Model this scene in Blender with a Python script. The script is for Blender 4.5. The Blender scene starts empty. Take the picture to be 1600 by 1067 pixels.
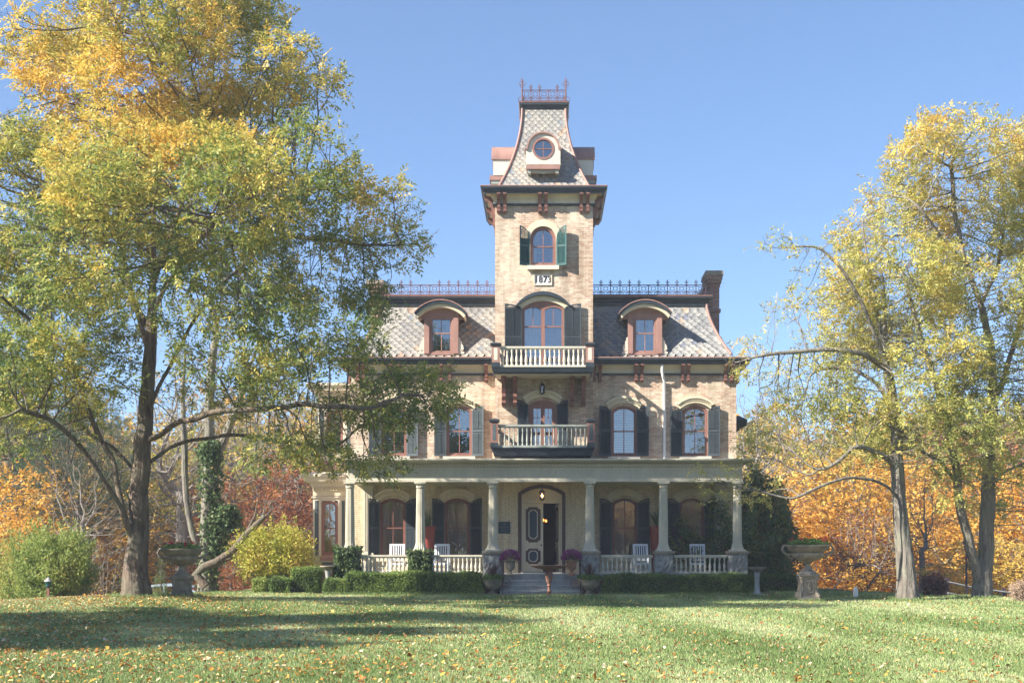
import bpy, bmesh, math, random
import numpy as np
from mathutils import Vector, Matrix, geometry
sc = bpy.context.scene
R = math.radians
# ------------------------------------------------------------------ camera, sky, sun, exposure
F = 2000.0; VX = 850.0; VY = 855.0; EYE = 1.6        # focal length, principal point in photo pixels, eye height
cam = bpy.data.cameras.new('camera'); camo = bpy.data.objects.new('camera', cam); sc.collection.objects.link(camo)
camo.location = (0, 0, EYE); camo.rotation_euler = (R(90), 0, 0)
cam.sensor_width = 36.0; cam.lens = F / 1600 * 36
cam.shift_x = (800 - VX) / 1600; cam.shift_y = (VY - 533.5) / 1600
cam.clip_start = 0.3; cam.clip_end = 3000
sc.camera = camo
SUN = Vector((2.0, 1.0, -1.5)).normalized()          # direction the light travels
elev = math.asin(-SUN.z); azim = math.atan2(-SUN.x, -SUN.y)
w = bpy.data.worlds.new('World'); sc.world = w; w.use_nodes = True
nt = w.node_tree; bg = nt.nodes['Background']
sky = nt.nodes.new('ShaderNodeTexSky'); sky.sky_type = 'NISHITA'; sky.sun_disc = False
sky.sun_elevation = elev; sky.sun_rotation = azim
sky.air_density = 0.7; sky.dust_density = 0.1; sky.ozone_density = 7.5; sky.altitude = 100
gm = nt.nodes.new('ShaderNodeGamma'); gm.inputs[1].default_value = .75; nt.links.new(sky.outputs[0], gm.inputs[0]); nt.links.new(gm.outputs[0], bg.inputs[0]); bg.inputs[1].default_value = 0.13
sl = bpy.data.lights.new('sun', 'SUN'); sl.energy = 5.0; sl.angle = R(0.53); sl.color = (1.0, 0.93, 0.82)
so = bpy.data.objects.new('sun', sl); sc.collection.objects.link(so)
so.rotation_euler = SUN.to_track_quat('-Z', 'Y').to_euler(); so.location = (-20, -10, 30)
sc.view_settings.view_transform = 'Standard'; sc.view_settings.look = 'None'
sc.view_settings.exposure = 1.42; sc.view_settings.gamma = 1.0
sc.cycles.max_bounces = 8; sc.cycles.transparent_max_bounces = 12
sc.cycles.caustics_reflective = False; sc.cycles.caustics_refractive = False

# ------------------------------------------------------------------ helpers
def fx(px, d): return (px - VX) * d / F
def fz(py, d): return EYE - (py - VY) * d / F
ORG = {}
def link(o): sc.collection.objects.link(o); return o
def tag(o, label=None, cat=None, group=None, kind=None):
    if label: o['label'] = label
    if cat: o['category'] = cat
    if group: o['group'] = group
    if kind: o['kind'] = kind
    return o
def thing(name, loc, label, cat, group=None):
    o = link(bpy.data.objects.new(name, None)); o.location = loc; o.empty_display_size = .3
    return tag(o, label, cat, group)
def origin(o):
    p = Vector((0, 0, 0))
    while o is not None: p += o.location; o = o.parent
    return p
def children(o): return [c for c in bpy.data.objects if c.parent == o]
def copy_tree(o, parent=None, kids=None):
    if kids is None:
        kids = {}
        for c in bpy.data.objects:
            if c.parent: kids.setdefault(c.parent.name, []).append(c)
    c = o.copy(); link(c); c.parent = parent
    for ch in kids.get(o.name, []): copy_tree(ch, c, kids)
    return c

class MB:
    """collects geometry in world coordinates; build() makes one mesh object"""
    def __init__(s, xf=None): s.v = []; s.f = []; s.mi = []; s.mats = []; s.xf = xf
    def add(s, vs, fs, mat=None):
        n = len(s.v)
        if s.xf is not None: vs = [s.xf @ Vector(p) for p in vs]
        s.v += [tuple(p) for p in vs]
        if mat is None: k = 0
        else:
            if mat not in s.mats: s.mats.append(mat)
            k = s.mats.index(mat)
        for f in fs: s.f.append([i + n for i in f]); s.mi.append(k)
        return s
    def box(s, x0, x1, y0, y1, z0, z1, mat=None):
        return s.add([(x0,y0,z0),(x1,y0,z0),(x1,y1,z0),(x0,y1,z0),(x0,y0,z1),(x1,y0,z1),(x1,y1,z1),(x0,y1,z1)],
              [(0,3,2,1),(4,5,6,7),(0,1,5,4),(1,2,6,5),(2,3,7,6),(3,0,4,7)], mat)
    def prism(s, poly, a0, a1, axis='x', mat=None):
        n = len(poly)
        def P(a, p):
            return (a, p[0], p[1]) if axis == 'x' else ((p[0], a, p[1]) if axis == 'y' else (p[0], p[1], a))
        vs = [P(a0, p) for p in poly] + [P(a1, p) for p in poly]
        fs = [(i, (i+1) % n, (i+1) % n + n, i + n) for i in range(n)]
        tr = geometry.tessellate_polygon([[Vector((p[0], p[1], 0)) for p in poly]])
        fs += [tuple(t) for t in tr] + [tuple(i + n for i in reversed(t)) for t in tr]
        return s.add(vs, fs, mat)
    def plate(s, outer, holes, y0, y1, mat=None, back=True):
        """polygon with holes in the XZ plane, extruded in Y; holes get reveals"""
        loops = [outer] + holes
        flat = [p for l in loops for p in l]; n = len(flat)
        tr = geometry.tessellate_polygon([[Vector((p[0], p[1], 0)) for p in l] for l in loops])
        vs = [(p[0], y0, p[1]) for p in flat] + [(p[0], y1, p[1]) for p in flat]
        fs = [tuple(t) for t in tr]
        if back: fs += [tuple(i + n for i in reversed(t)) for t in tr]
        k = 0
        for l in loops:
            m = len(l); fs += [(k+i, k+(i+1) % m, k+(i+1) % m + n, k+i+n) for i in range(m)]; k += m
        return s.add(vs, fs, mat)
    def lathe(s, prof, c, n=24, mat=None, flute=0, nfl=0):
        """prof [(r,z)...] bottom to top round vertical axis through c"""
        vs = []; fs = []
        for r, z in prof:
            for i in range(n):
                a = 2*math.pi*i/n; rr = r
                if flute and i % 2: rr = r*(1-flute)
                vs.append((c[0]+rr*math.cos(a), c[1]+rr*math.sin(a), c[2]+z))
        m = len(prof)
        for j in range(m-1):
            for i in range(n):
                a = j*n+i; b = j*n+(i+1) % n
                fs.append((a, b, b+n, a+n))
        fs.append(tuple(reversed(range(n)))); fs.append(tuple((m-1)*n+i for i in range(n)))
        return s.add(vs, fs, mat)
    def tube(s, pts, r, n=6, mat=None, closed=False):
        pts = [Vector(p) for p in pts]; m = len(pts)
        rs = [float(q) for q in r] if isinstance(r, (list, tuple)) else [float(r)]*m
        vs = []; up = None
        for i, p in enumerate(pts):
            if closed: d = pts[(i+1) % m] - pts[i-1]
            else: d = pts[min(i+1, m-1)] - pts[max(i-1, 0)]
            if d.length < 1e-9: d = Vector((0, 0, 1))
            d.normalize()
            if up is None:
                ref = Vector((0, 0, 1)) if abs(d.z) < .9 else Vector((0, 1, 0)); up = d.cross(ref).normalized()
            up = (up - d*up.dot(d)).normalized(); sd = d.cross(up)
            for k in range(n):
                a = 2*math.pi*k/n; vs.append(p + rs[i]*(math.cos(a)*up + math.sin(a)*sd))
        fs = []
        for i in range(m if closed else m-1):
            j = (i+1) % m
            for k in range(n): fs.append((i*n+k, i*n+(k+1) % n, j*n+(k+1) % n, j*n+k))
        if not closed: fs.append(tuple(reversed(range(n)))); fs.append(tuple((m-1)*n+k for k in range(n)))
        return s.add(vs, fs, mat)
    def ring(s, prof, x0, x1, y0, y1, mat=None, closed=True):
        """moulding: prof [(out,z)...] carried round the rectangle with mitred corners"""
        vs = []; m = len(prof)
        for o, z in prof: vs += [(x0-o, y0-o, z), (x1+o, y0-o, z), (x1+o, y1+o, z), (x0-o, y1+o, z)]
        fs = []
        for j in range(m if closed else m-1):
            k = (j+1) % m
            for i in range(4): fs.append((j*4+i, j*4+(i+1) % 4, k*4+(i+1) % 4, k*4+i))
        return s.add(vs, fs, mat)
    def build(s, name, mat, parent=None, smooth=None, org=None, recalc=True):
        me = bpy.data.meshes.new(name)
        o3 = org if org is not None else (origin(parent) if parent else Vector((0, 0, 0)))
        me.from_pydata([(p[0]-o3[0], p[1]-o3[1], p[2]-o3[2]) for p in s.v], [], s.f)
        if s.mats:
            for m in s.mats: me.materials.append(m)
            me.polygons.foreach_set('material_index', s.mi)
        else: me.materials.append(mat)
        if recalc:
            bm = bmesh.new(); bm.from_mesh(me); bmesh.ops.recalc_face_normals(bm, faces=bm.faces); bm.to_mesh(me); bm.free()
        if smooth is not None:
            me.polygons.foreach_set('use_smooth', [True]*len(me.polygons)); me.set_sharp_from_angle(angle=R(smooth))
        o = link(bpy.data.objects.new(name, me))
        if parent: o.parent = parent
        elif org is not None: o.location = o3
        return o

def np_obj(name, V, Fc, mat, parent=None, tint=None, smooth=False, loc=None):
    """fast mesh from numpy arrays; Fc (M,k)"""
    me = bpy.data.meshes.new(name); V = np.asarray(V, dtype=np.float32); Fc = np.asarray(Fc, dtype=np.int32)
    m, k = Fc.shape
    me.vertices.add(len(V)); me.vertices.foreach_set('co', V.ravel())
    me.loops.add(m*k); me.loops.foreach_set('vertex_index', Fc.ravel())
    me.polygons.add(m); me.polygons.foreach_set('loop_start', np.arange(0, m*k, k, dtype=np.int32))
    try: me.polygons.foreach_set('loop_total', np.full(m, k, dtype=np.int32))
    except Exception: pass
    if smooth: me.polygons.foreach_set('use_smooth', np.ones(m, dtype=bool))
    if tint is not None:
        a = me.attributes.new('tint', 'FLOAT', 'FACE'); a.data.foreach_set('value', np.asarray(tint, dtype=np.float32))
    me.update(calc_edges=True); me.materials.append(mat)
    o = link(bpy.data.objects.new(name, me))
    if parent: o.parent = parent
    if loc is not None: o.location = loc
    return o

# ------------------------------------------------------------------ materials
def new_mat(name):
    m = bpy.data.materials.new(name); m.use_nodes = True; nt = m.node_tree
    return m, nt, nt.nodes, nt.links, nt.nodes['Principled BSDF']
def nd(nt, t, **kw):
    n = nt.nodes.new(t)
    for k, v in kw.items(): setattr(n, k, v)
    return n
def ramp(nt, stops, interp='LINEAR'):
    n = nt.nodes.new('ShaderNodeValToRGB'); n.color_ramp.interpolation = interp; e = n.color_ramp.elements
    while len(e) < len(stops): e.new(0.5)
    for i, (p, c) in enumerate(stops): e[i].position = p; e[i].color = (*c, 1)
    return n
def noise(nt, scale, detail=4, rough=.6, vec=None, dist=0):
    n = nt.nodes.new('ShaderNodeTexNoise'); n.inputs['Scale'].default_value = scale
    n.inputs['Detail'].default_value = detail; n.inputs['Roughness'].default_value = rough; n.inputs['Distortion'].default_value = dist
    if vec is not None: nt.links.new(vec, n.inputs['Vector'])
    return n
def pos(nt, sx=1, sy=1, sz=1):
    g = nt.nodes.new('ShaderNodeNewGeometry'); mp = nt.nodes.new('ShaderNodeMapping'); mp.inputs['Scale'].default_value = (sx, sy, sz)
    nt.links.new(g.outputs['Position'], mp.inputs['Vector']); return mp.outputs[0]
def mixc(nt, fac, a, b, blend='MIX'):
    n = nt.nodes.new('ShaderNodeMix'); n.data_type = 'RGBA'; n.blend_type = blend
    for s, v in ((0, fac), (6, a), (7, b)):
        if hasattr(v, 'is_linked') or hasattr(v, 'links'): nt.links.new(v, n.inputs[s])
        elif s == 0: n.inputs[0].default_value = v
        else: n.inputs[s].default_value = (*v, 1)
    return n.outputs[2]
def bump(nt, h, strength, dist, b):
    n = nt.nodes.new('ShaderNodeBump'); n.inputs['Strength'].default_value = strength; n.inputs['Distance'].default_value = dist
    nt.links.new(h, n.inputs['Height']); nt.links.new(n.outputs[0], b.inputs['Normal']); return n
def paint(name, col, rough=.55, var=.18, scale=3.0, bumpd=.004, stain=None, metal=0, streak=True):
    m, nt, N, L, b = new_mat(name)
    v = pos(nt, 1, 1, .35 if streak else 1)
    n1 = noise(nt, scale, 6, .65, v); n2 = noise(nt, scale*9, 3, .6, v)
    dk = tuple(c*(1-var) for c in col); lt = tuple(min(1, c*(1+var*.6)) for c in col)
    r = ramp(nt, [(.35, dk), (.62, lt)]); L.new(n1.outputs[0], r.inputs[0])
    out = r.outputs[0]
    if stain:
        r2 = ramp(nt, [(.56, (0,0,0)), (.75, (1,1,1))]); L.new(n2.outputs[0], r2.inputs[0])
        out = mixc(nt, r2.outputs[0], out, stain)
    L.new(out, b.inputs['Base Color']); b.inputs['Roughness'].default_value = rough; b.inputs['Metallic'].default_value = metal
    b.inputs['Specular IOR Level'].default_value = .35
    if bumpd: bump(nt, n2.outputs[0], .5, bumpd, b)
    return m
def brick(name, cream, red, mortar, mix0, mix1):
    m, nt, N, L, b = new_mat(name)
    g = nd(nt, 'ShaderNodeNewGeometry'); sp = nd(nt, 'ShaderNodeSeparateXYZ'); L.new(g.outputs['Position'], sp.inputs[0])
    ad = nd(nt, 'ShaderNodeMath', operation='ADD'); L.new(sp.outputs[0], ad.inputs[0]); L.new(sp.outputs[1], ad.inputs[1])
    cb = nd(nt, 'ShaderNodeCombineXYZ'); L.new(ad.outputs[0], cb.inputs[0]); L.new(sp.outputs[2], cb.inputs[1])
    bt = nd(nt, 'ShaderNodeTexBrick'); bt.inputs['Scale'].default_value = 1; bt.inputs['Brick Width'].default_value = .21
    bt.inputs['Row Height'].default_value = .072; bt.inputs['Mortar Size'].default_value = .007; bt.inputs['Mortar Smooth'].default_value = .3
    bt.inputs['Bias'].default_value = 0; bt.offset = .5
    bt.inputs['Color1'].default_value = (0, 0, 0, 1); bt.inputs['Color2'].default_value = (1, 1, 1, 1); bt.inputs['Mortar'].default_value = (.5, .5, .5, 1)
    L.new(cb.outputs[0], bt.inputs[0])
    big = noise(nt, .75, 5, .6, g.outputs['Position']); fine = noise(nt, 22, 4, .7, pos(nt, .6, .6, 1.4))
    # how far the old paint has worn: patches + per-brick + fine flecks
    a1 = nd(nt, 'ShaderNodeMath', operation='MULTIPLY_ADD'); L.new(bt.outputs[0], a1.inputs[0]); a1.inputs[1].default_value = .30; L.new(big.outputs[0], a1.inputs[2])
    a2 = nd(nt, 'ShaderNodeMath', operation='MULTIPLY_ADD'); L.new(fine.outputs[0], a2.inputs[0]); a2.inputs[1].default_value = .75; L.new(a1.outputs[0], a2.inputs[2])
    rr = ramp(nt, [(mix0, (0, 0, 0)), (mix1, (1, 1, 1))]); sub = nd(nt, 'ShaderNodeMath', operation='MULTIPLY'); sub.inputs[1].default_value = .5
    L.new(a2.outputs[0], sub.inputs[0]); L.new(sub.outputs[0], rr.inputs[0])
    vr = noise(nt, 7, 3, .6, g.outputs['Position'])
    rc = ramp(nt, [(.3, tuple(c*.8 for c in cream)), (.5, cream), (.7, (cream[0]*1.12, cream[1]*1.12, cream[2]*1.2))]); L.new(vr.outputs[0], rc.inputs[0])
    rd = ramp(nt, [(.35, tuple(c*.65 for c in red)), (.65, (red[0]*1.15, red[1]*1.2, red[2]*1.2))]); L.new(fine.outputs[0], rd.inputs[0])
    c1 = mixc(nt, rr.outputs[0], rc.outputs[0], rd.outputs[0])
    c2 = mixc(nt, bt.outputs[1], c1, mortar)
    stk = noise(nt, 1.5, 5, .65, pos(nt, 2.2, 2.2, .22)); rs = ramp(nt, [(.34, (.74, .72, .69)), (.52, (1, 1, 1)), (.75, (1.07, 1.06, 1.05))]); L.new(stk.outputs[0], rs.inputs[0])   # run-off streaks and grime
    c2 = mixc(nt, 1.0, c2, rs.outputs[0], 'MULTIPLY')
    L.new(c2, b.inputs['Base Color']); b.inputs['Roughness'].default_value = .88; b.inputs['Specular IOR Level'].default_value = .2
    inv = nd(nt, 'ShaderNodeMath', operation='SUBTRACT'); inv.inputs[0].default_value = 1; L.new(bt.outputs[1], inv.inputs[1])
    h = nd(nt, 'ShaderNodeMath', operation='MULTIPLY_ADD'); L.new(fine.outputs[0], h.inputs[0]); h.inputs[1].default_value = .6; L.new(inv.outputs[0], h.inputs[2])
    bump(nt, h.outputs[0], .8, .012, b)
    return m
def tinted(name, stops, rough=.7, trans=0.0, spec=.25, nscale=0, island=.12, bumpd=0, transcol=None):
    """colour from the per-face 'tint' attribute; optional leaf translucency"""
    m, nt, N, L, b = new_mat(name)
    at = nd(nt, 'ShaderNodeAttribute', attribute_name='tint'); r = ramp(nt, stops); L.new(at.outputs['Fac'], r.inputs[0]); col = r.outputs[0]
    if nscale:
        n1 = noise(nt, nscale, 4, .6, pos(nt)); rr = ramp(nt, [(.3, (.72,.72,.72)), (.7, (1.15,1.15,1.15))]); L.new(n1.outputs[0], rr.inputs[0])
        col = mixc(nt, 1.0, col, rr.outputs[0], 'MULTIPLY')
        if bumpd: bump(nt, n1.outputs[0], .6, bumpd, b)
    L.new(col, b.inputs['Base Color']); b.inputs['Roughness'].default_value = rough; b.inputs['Specular IOR Level'].default_value = spec
    if trans:
        t = nd(nt, 'ShaderNodeBsdfTranslucent'); mx = nd(nt, 'ShaderNodeMixShader'); mx.inputs[0].default_value = trans
        L.new(col, t.inputs[0]); L.new(b.outputs[0], mx.inputs[1]); L.new(t.outputs[0], mx.inputs[2])
        L.new(mx.outputs[0], N['Material Output'].inputs[0])
    return m
def glass(name, tintc=(.8,.86,.9), refl=.24):
    m, nt, N, L, b = new_mat(name); N.remove(b)
    t = nd(nt, 'ShaderNodeBsdfTransparent'); t.inputs[0].default_value = (*tintc, 1)
    g = nd(nt, 'ShaderNodeBsdfGlossy'); g.inputs['Roughness'].default_value = .012; g.inputs[0].default_value = (.95, .97, 1, 1)
    fr = nd(nt, 'ShaderNodeFresnel'); fr.inputs[0].default_value = 1.5
    ad = nd(nt, 'ShaderNodeMath', operation='ADD', use_clamp=True); ad.inputs[1].default_value = refl; L.new(fr.outputs[0], ad.inputs[0])
    n1 = noise(nt, 2.2, 2, .5, pos(nt)); bp = nd(nt, 'ShaderNodeBump'); bp.inputs['Strength'].default_value = .12; bp.inputs['Distance'].default_value = .02
    L.new(n1.outputs[0], bp.inputs['Height']); L.new(bp.outputs[0], g.inputs['Normal'])
    mx = nd(nt, 'ShaderNodeMixShader'); L.new(ad.outputs[0], mx.inputs[0]); L.new(t.outputs[0], mx.inputs[1]); L.new(g.outputs[0], mx.inputs[2])
    L.new(mx.outputs[0], N['Material Output'].inputs[0]); return m
def emit(name, col, s):
    m, nt, N, L, b = new_mat(name); b.inputs['Base Color'].default_value = (*col, 1)
    b.inputs['Emission Color'].default_value = (*col, 1); b.inputs['Emission Strength'].default_value = s; return m

M = {}
M['brick'] = brick('worn_painted_brick', (.68,.58,.44), (.45,.27,.185), (.64,.57,.47), .41, .60)
M['brick_porch'] = brick('cream_brick', (.68,.58,.40), (.50,.35,.21), (.44,.37,.25), .56, .82)
M['brick_red'] = brick('chimney_brick', (.42,.31,.25), (.30,.15,.11), (.40,.34,.29), .34, .55)
M['cream'] = paint('cream_paint', (.66,.58,.42), .5, .10, 2)
M['ivory'] = paint('ivory_paint', (.64,.585,.48), .5, .08, 2)
M['porch'] = paint('stone_cream_paint', (.56,.52,.42), .5, .10, 2, stain=(.44,.42,.35))
M['grey_green'] = paint('grey_green_paint_and_shade', (.33,.35,.31), .5, .1, 2)  # dormer bracket paint; on the lower balustrade it is painted-in shade
M['dark'] = paint('dark_slate_paint', (.035,.047,.058), .4, .25, 3)
M['copper'] = paint('dusty_rose_metal', (.33,.19,.155), .5, .15, 4)
M['frame'] = paint('red_brown_paint', (.27,.135,.108), .5, .15, 3)
M['frame_dark'] = paint('dark_red_brown_paint', (.20,.085,.065), .5, .15, 3)
M['dark_brown'] = paint('dark_brown_door_paint', (.075,.04,.035), .45, .15, 3)
M['bracket'] = paint('brown_bracket_paint', (.21,.10,.078), .5, .25, 5)
M['shutter'] = paint('blue_black_shutter', (.045,.058,.068), .42, .2, 3)
M['shutter_grey'] = paint('grey_blue_shutter', (.085,.105,.115), .45, .2, 3)
M['teal'] = paint('dark_teal_shutter', (.02,.085,.085), .4, .2, 3)
M['iron'] = paint('wrought_iron', (.05,.035,.045), .5, .25, 6)
M['iron_red'] = paint('rusty_cresting', (.16,.075,.07), .6, .3, 6)
M['white'] = paint('white_paint', (.8,.8,.8), .5, .05, 3)
M['blueslat'] = paint('white_rocker_paint', (.74,.77,.82), .5, .06, 3)
M['stone'] = paint('rough_stone', (.30,.295,.28), .85, .35, 5, .05, stain=(.18,.18,.17), streak=False)
M['stepstone'] = paint('bluestone', (.36,.36,.35), .8, .25, 3, .006, stain=(.24,.24,.25))
M['caststone'] = paint('weathered_cast_stone', (.30,.25,.19), .85, .35, 6, .02, stain=(.15,.16,.11), streak=False)
M['castdark'] = paint('mossy_cast_iron', (.27,.235,.18), .8, .35, 6, .02, stain=(.10,.12,.07), streak=False)
M['rust'] = paint('rusted_iron', (.26,.13,.09), .75, .35, 7, .01, stain=(.12,.08,.07), streak=False)
M['terracotta'] = paint('terracotta', (.42,.20,.12), .7, .2, 5)
M['redpot'] = paint('rust_red_pot', (.28,.06,.04), .45, .2, 4)
M['deck'] = paint('roof_deck', (.22,.21,.21), .8, .2, 3)
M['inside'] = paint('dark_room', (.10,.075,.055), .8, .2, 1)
M['blind'] = paint('blind_slats', (.42,.45,.48), .6, .06, 3)
M['drape'] = paint('tan_rose_drape', (.30,.17,.11), .8, .15, 3)
M['curtain'] = paint('white_curtain', (.40,.41,.42), .8, .08, 2)
M['glass'] = glass('window_glass')
M['glass_low'] = glass('porch_window_glass', refl=.14)
M['plaque'] = paint('blue_slate_plaque', (.03,.05,.075), .4, .15, 8)
M['slate'] = tinted('roof_slate_sunlit', [(0,(.21,.205,.20)),(.3,(.255,.245,.225)),(.6,(.295,.275,.245)),(.85,(.335,.305,.26)),(.93,(.33,.25,.19)),(1,(.20,.215,.23))], .85, 0, .2, 14, bumpd=.006)  # warm copy of the slate, sunlight put into its colour
M['slate_shaded'] = tinted('roof_slate_shaded', [(0,(.19,.195,.20)),(.3,(.25,.25,.245)),(.6,(.30,.295,.28)),(.9,(.35,.335,.30)),(.95,(.34,.25,.18)),(1,(.17,.18,.22))], .85, 0, .2, 14, bumpd=.006)  # greyer copy of the same slate, shade put into its colour
M['dimbulb'] = emit('dim_warm_bulb', (1.0,.32,.07), 1.6)
M['bulb'] = emit('lit_bulb', (1.0,.50,.18), 9)
M['lampglass'] = glass('lantern_glass', (.95,.9,.8), .05)
# ================================================================== THE HOUSE
DW = 46.6; DT = 46.0; DP = 44.0          # depth of main wall, tower face, porch column line
rng = random.Random(5)
H = thing('mansion', (0, DW, 0), 'three storey brick mansion with slate mansard roof, tall central tower and a columned front porch', 'house')
def X(px, d=DW): return fx(px, d)
def Z(py, d=DW): return fz(py, d)
def arch(xc, w, zb, zt, rise, n=14):
    """closed outline, counter clockwise, of an opening with an arched head"""
    h = w/2; zs = zt - rise
    if rise <= 0: return [(xc-h, zb), (xc+h, zb), (xc+h, zt), (xc-h, zt)]
    r = (h*h + rise*rise)/(2*rise); cz = zt - r; a0 = math.asin(min(1, h/r))
    if rise >= h*.999: a0 = math.pi/2
    pts = [(xc-h, zb), (xc+h, zb)]
    for i in range(n+1):
        a = a0 - 2*a0*i/n; pts.append((xc + r*math.sin(a), cz + r*math.cos(a)))
    return pts
def arc(xc, w, zs, rise, n=18):
    h = w/2; r = (h*h + rise*rise)/(2*rise); cz = zs + rise - r; a0 = math.asin(min(1, h/r))
    return [(xc + r*math.sin(-a0 + 2*a0*i/n), cz + r*math.cos(-a0 + 2*a0*i/n)) for i in range(n+1)]

# ---- openings: (xc, w, zb, zt, rise)
W2 = [(X(615.5), .93, Z(713), Z(634), .17), (X(717.5), .93, Z(713), Z(634), .17), (X(975), .93, Z(713), Z(634), .17), (X(1086), .93, Z(713), Z(634), .17)]
W1 = [(X(613.7), .93, 1.22, Z(778), .17), (X(714.5), .93, 1.22, Z(778), .17), (X(976), .93, 1.22, Z(778), .17), (X(1081), .90, 1.22, Z(778), .17)]
XL, XR = -7.04, 7.0; YB = 59.0
ZE = 8.55                                 # top of main wall
# wall split in two zones: the porch-level strip is painted cream, so cut the sheet at the porch roof
m = MB()
m.plate([(XL, 4.2), (XR, 4.2), (XR, ZE), (XL, ZE)], [arch(*o) for o in W2]+[[(-1.4, 4.6), (1.4, 4.6), (1.4, 8.1), (-1.4, 8.1)]], DW, DW+.3)
m.box(XL, XL+.3, DW+.3, YB, 0, ZE); m.box(XR-.3, XR, DW+.3, YB, 0, ZE); m.box(XL, XR, YB, YB+.3, 0, ZE)
m.build('wall', M['brick'], H)
m = MB(); m.plate([(XL, 0), (XR, 0), (XR, 4.2), (XL, 4.2)], [arch(*o) for o in W1]+[[(-1.4, .62), (1.4, .62), (1.4, 3.95), (-1.4, 3.95)]], DW, DW+.3)
m.build('porch_wall', M['brick_porch'], H)
# floors and partition inside so that rooms are rooms
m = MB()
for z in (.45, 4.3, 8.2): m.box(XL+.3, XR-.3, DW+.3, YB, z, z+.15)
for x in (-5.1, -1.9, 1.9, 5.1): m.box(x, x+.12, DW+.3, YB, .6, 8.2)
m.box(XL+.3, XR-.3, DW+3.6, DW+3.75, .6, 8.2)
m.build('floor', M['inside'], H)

TX = 1.76
D1 = (X(846.5, DT), 1.70, .68, Z(757, DT), .30)                  # front door
D2 = (X(848, DT), 1.02, 4.66, Z(625, DT), .17)                   # balcony door
T3 = (X(848.5, DT), 1.50, 7.95, Z(471, DT), .26)
T4 = (X(848.5, DT), .92, Z(416, DT), Z(354, DT), .459)
ZT = 14.2
m = MB()
m.plate([(-TX, 4.25), (TX, 4.25), (TX, ZT), (-TX, ZT)], [arch(*D2), arch(*T3), arch(*T4, 20)], DT, DT+.3)
m.box(-TX, -TX+.3, DT+.3, DT+3.52, 4.25, ZT); m.box(TX-.3, TX, DT+.3, DT+3.52, 4.25, ZT); m.box(-TX, TX, DT+3.52, DT+3.8, 8.6, ZT)
m.build('tower_wall', M['brick'], H)
m = MB(); m.plate([(-TX, 0), (TX, 0), (TX, 4.25), (-TX, 4.25)], [arch(*D1)], DT, DT+.3)
m.box(-TX, -TX+.3, DT+.3, DW, 0, 4.25); m.box(TX-.3, TX, DT+.3, DW, 0, 4.25)
m.build('porch_wall', M['brick_porch'], H)
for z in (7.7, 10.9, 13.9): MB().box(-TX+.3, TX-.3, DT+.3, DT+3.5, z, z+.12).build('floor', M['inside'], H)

# ---- mansard roof with real slates
def inset(t, I, p): return I*(1-(1-t)**p)
def slates(face, W0, y0, z0, z1, I, p, mat, side=0, seed=1, tw=.29, rows=None, skip=None, roofy=None):
    """hexagonal slates laid on a concave mansard slope. side 0 front, -1 left, 1 right; numpy mesh"""
    rg = random.Random(seed); V = []; Fq = []; T = []
    L = z1-z0; nr = rows or int(L/.125)
    ds = L/nr
    for j in range(nr+1):
        t = min(1, j/nr); zt = z0 + L*t
        io = inset(t, I, p); t2 = min(1, (j+1)/nr); i2 = inset(t2, I, p)
        sl = Vector((0, i2-io, L*(t2-t))) if t2 > t else Vector((0, .001, ds))
        up = sl.normalized(); nrm = Vector((0, -up.z, up.y))
        w = W0 - io; off = tw/2 if j % 2 else 0
        k0 = int(-w/tw)-1
        for k in range(k0, -k0+1):
            cx = k*tw + off
            if abs(cx) > w - tw*.30: continue
            if skip and skip(cx, zt): continue
            r = rg.random(); patch = math.sin(cx*1.7+seed*2.1)*math.sin(zt*2.3+cx*.9+seed)
            tint = min(.88, max(0, .42 + .26*patch + (r-.5)*.6))
            if rg.random() < .055: tint = .93
            elif rg.random() < .04: tint = 1.0
            hw = tw/2-.006; h = ds*1.0; lift = .009+.005*rg.random(); j1 = rg.uniform(-.006, .006)
            P = [(-hw, h*1.15), (hw, h*1.15), (hw, h*.05), (hw*.58, -h*.93+j1), (-hw*.58, -h*.93-j1), (-hw, h*.05)]
            base = Vector((cx, y0+io, zt)); n = len(V)
            for q, (a, b) in enumerate(P):
                l = .004 if b > 0 else lift
                V.append(base + Vector((a, 0, 0)) + up*b + nrm*l)
            for q, (a, b) in enumerate(P): V.append(base + Vector((a, 0, 0)) + up*b - nrm*.004)
            Fq += [(n, n+1, n+2, n+5), (n+5, n+2, n+3, n+4)]; T += [tint]*2
            for e in (2, 3, 4): Fq.append((n+e, n+e+1, n+e+7, n+e+6)); T.append(tint)
    V = np.array([tuple(v) for v in V])
    if side:
        a = V.copy(); V = np.stack([side*(-(a[:, 1])), a[:, 0]+roofy, a[:, 2]], 1) if False else np.stack([side*(-a[:, 1]), a[:, 0]+roofy, a[:, 2]], 1)
    return V, np.array(Fq), np.array(T)
def put_slates(parent, name, mat, *a, **k):
    V, Fq, T = slates(None, *a, **k); o3 = origin(parent)
    return np_obj(name, V-np.array(o3), Fq, mat, parent, T)
def mansard(x0, x1, y0, y1, z0, z1, I, p, n=9):
    m = MB(); lv = []
    for j in range(n+1):
        t = j/n; i = inset(t, I, p); z = z0+(z1-z0)*t
        lv += [(x0+i, y0+i, z), (x1-i, y0+i, z), (x1-i, y1-i, z), (x0+i, y1-i, z)]
    fs = [(4*j+k, 4*j+(k+1) % 4, 4*j+4+(k+1) % 4, 4*j+4+k) for j in range(n) for k in range(4)]
    fs.append((4*n, 4*n+1, 4*n+2, 4*n+3)); fs.append((3, 2, 1, 0))
    return m.add(lv, fs)
RZ0, RZ1, RI, RP = 8.62, 10.62, .80, 1.55
RX0, RX1, RY0, RY1 = -6.84, 6.80, 46.62, 58.9
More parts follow.
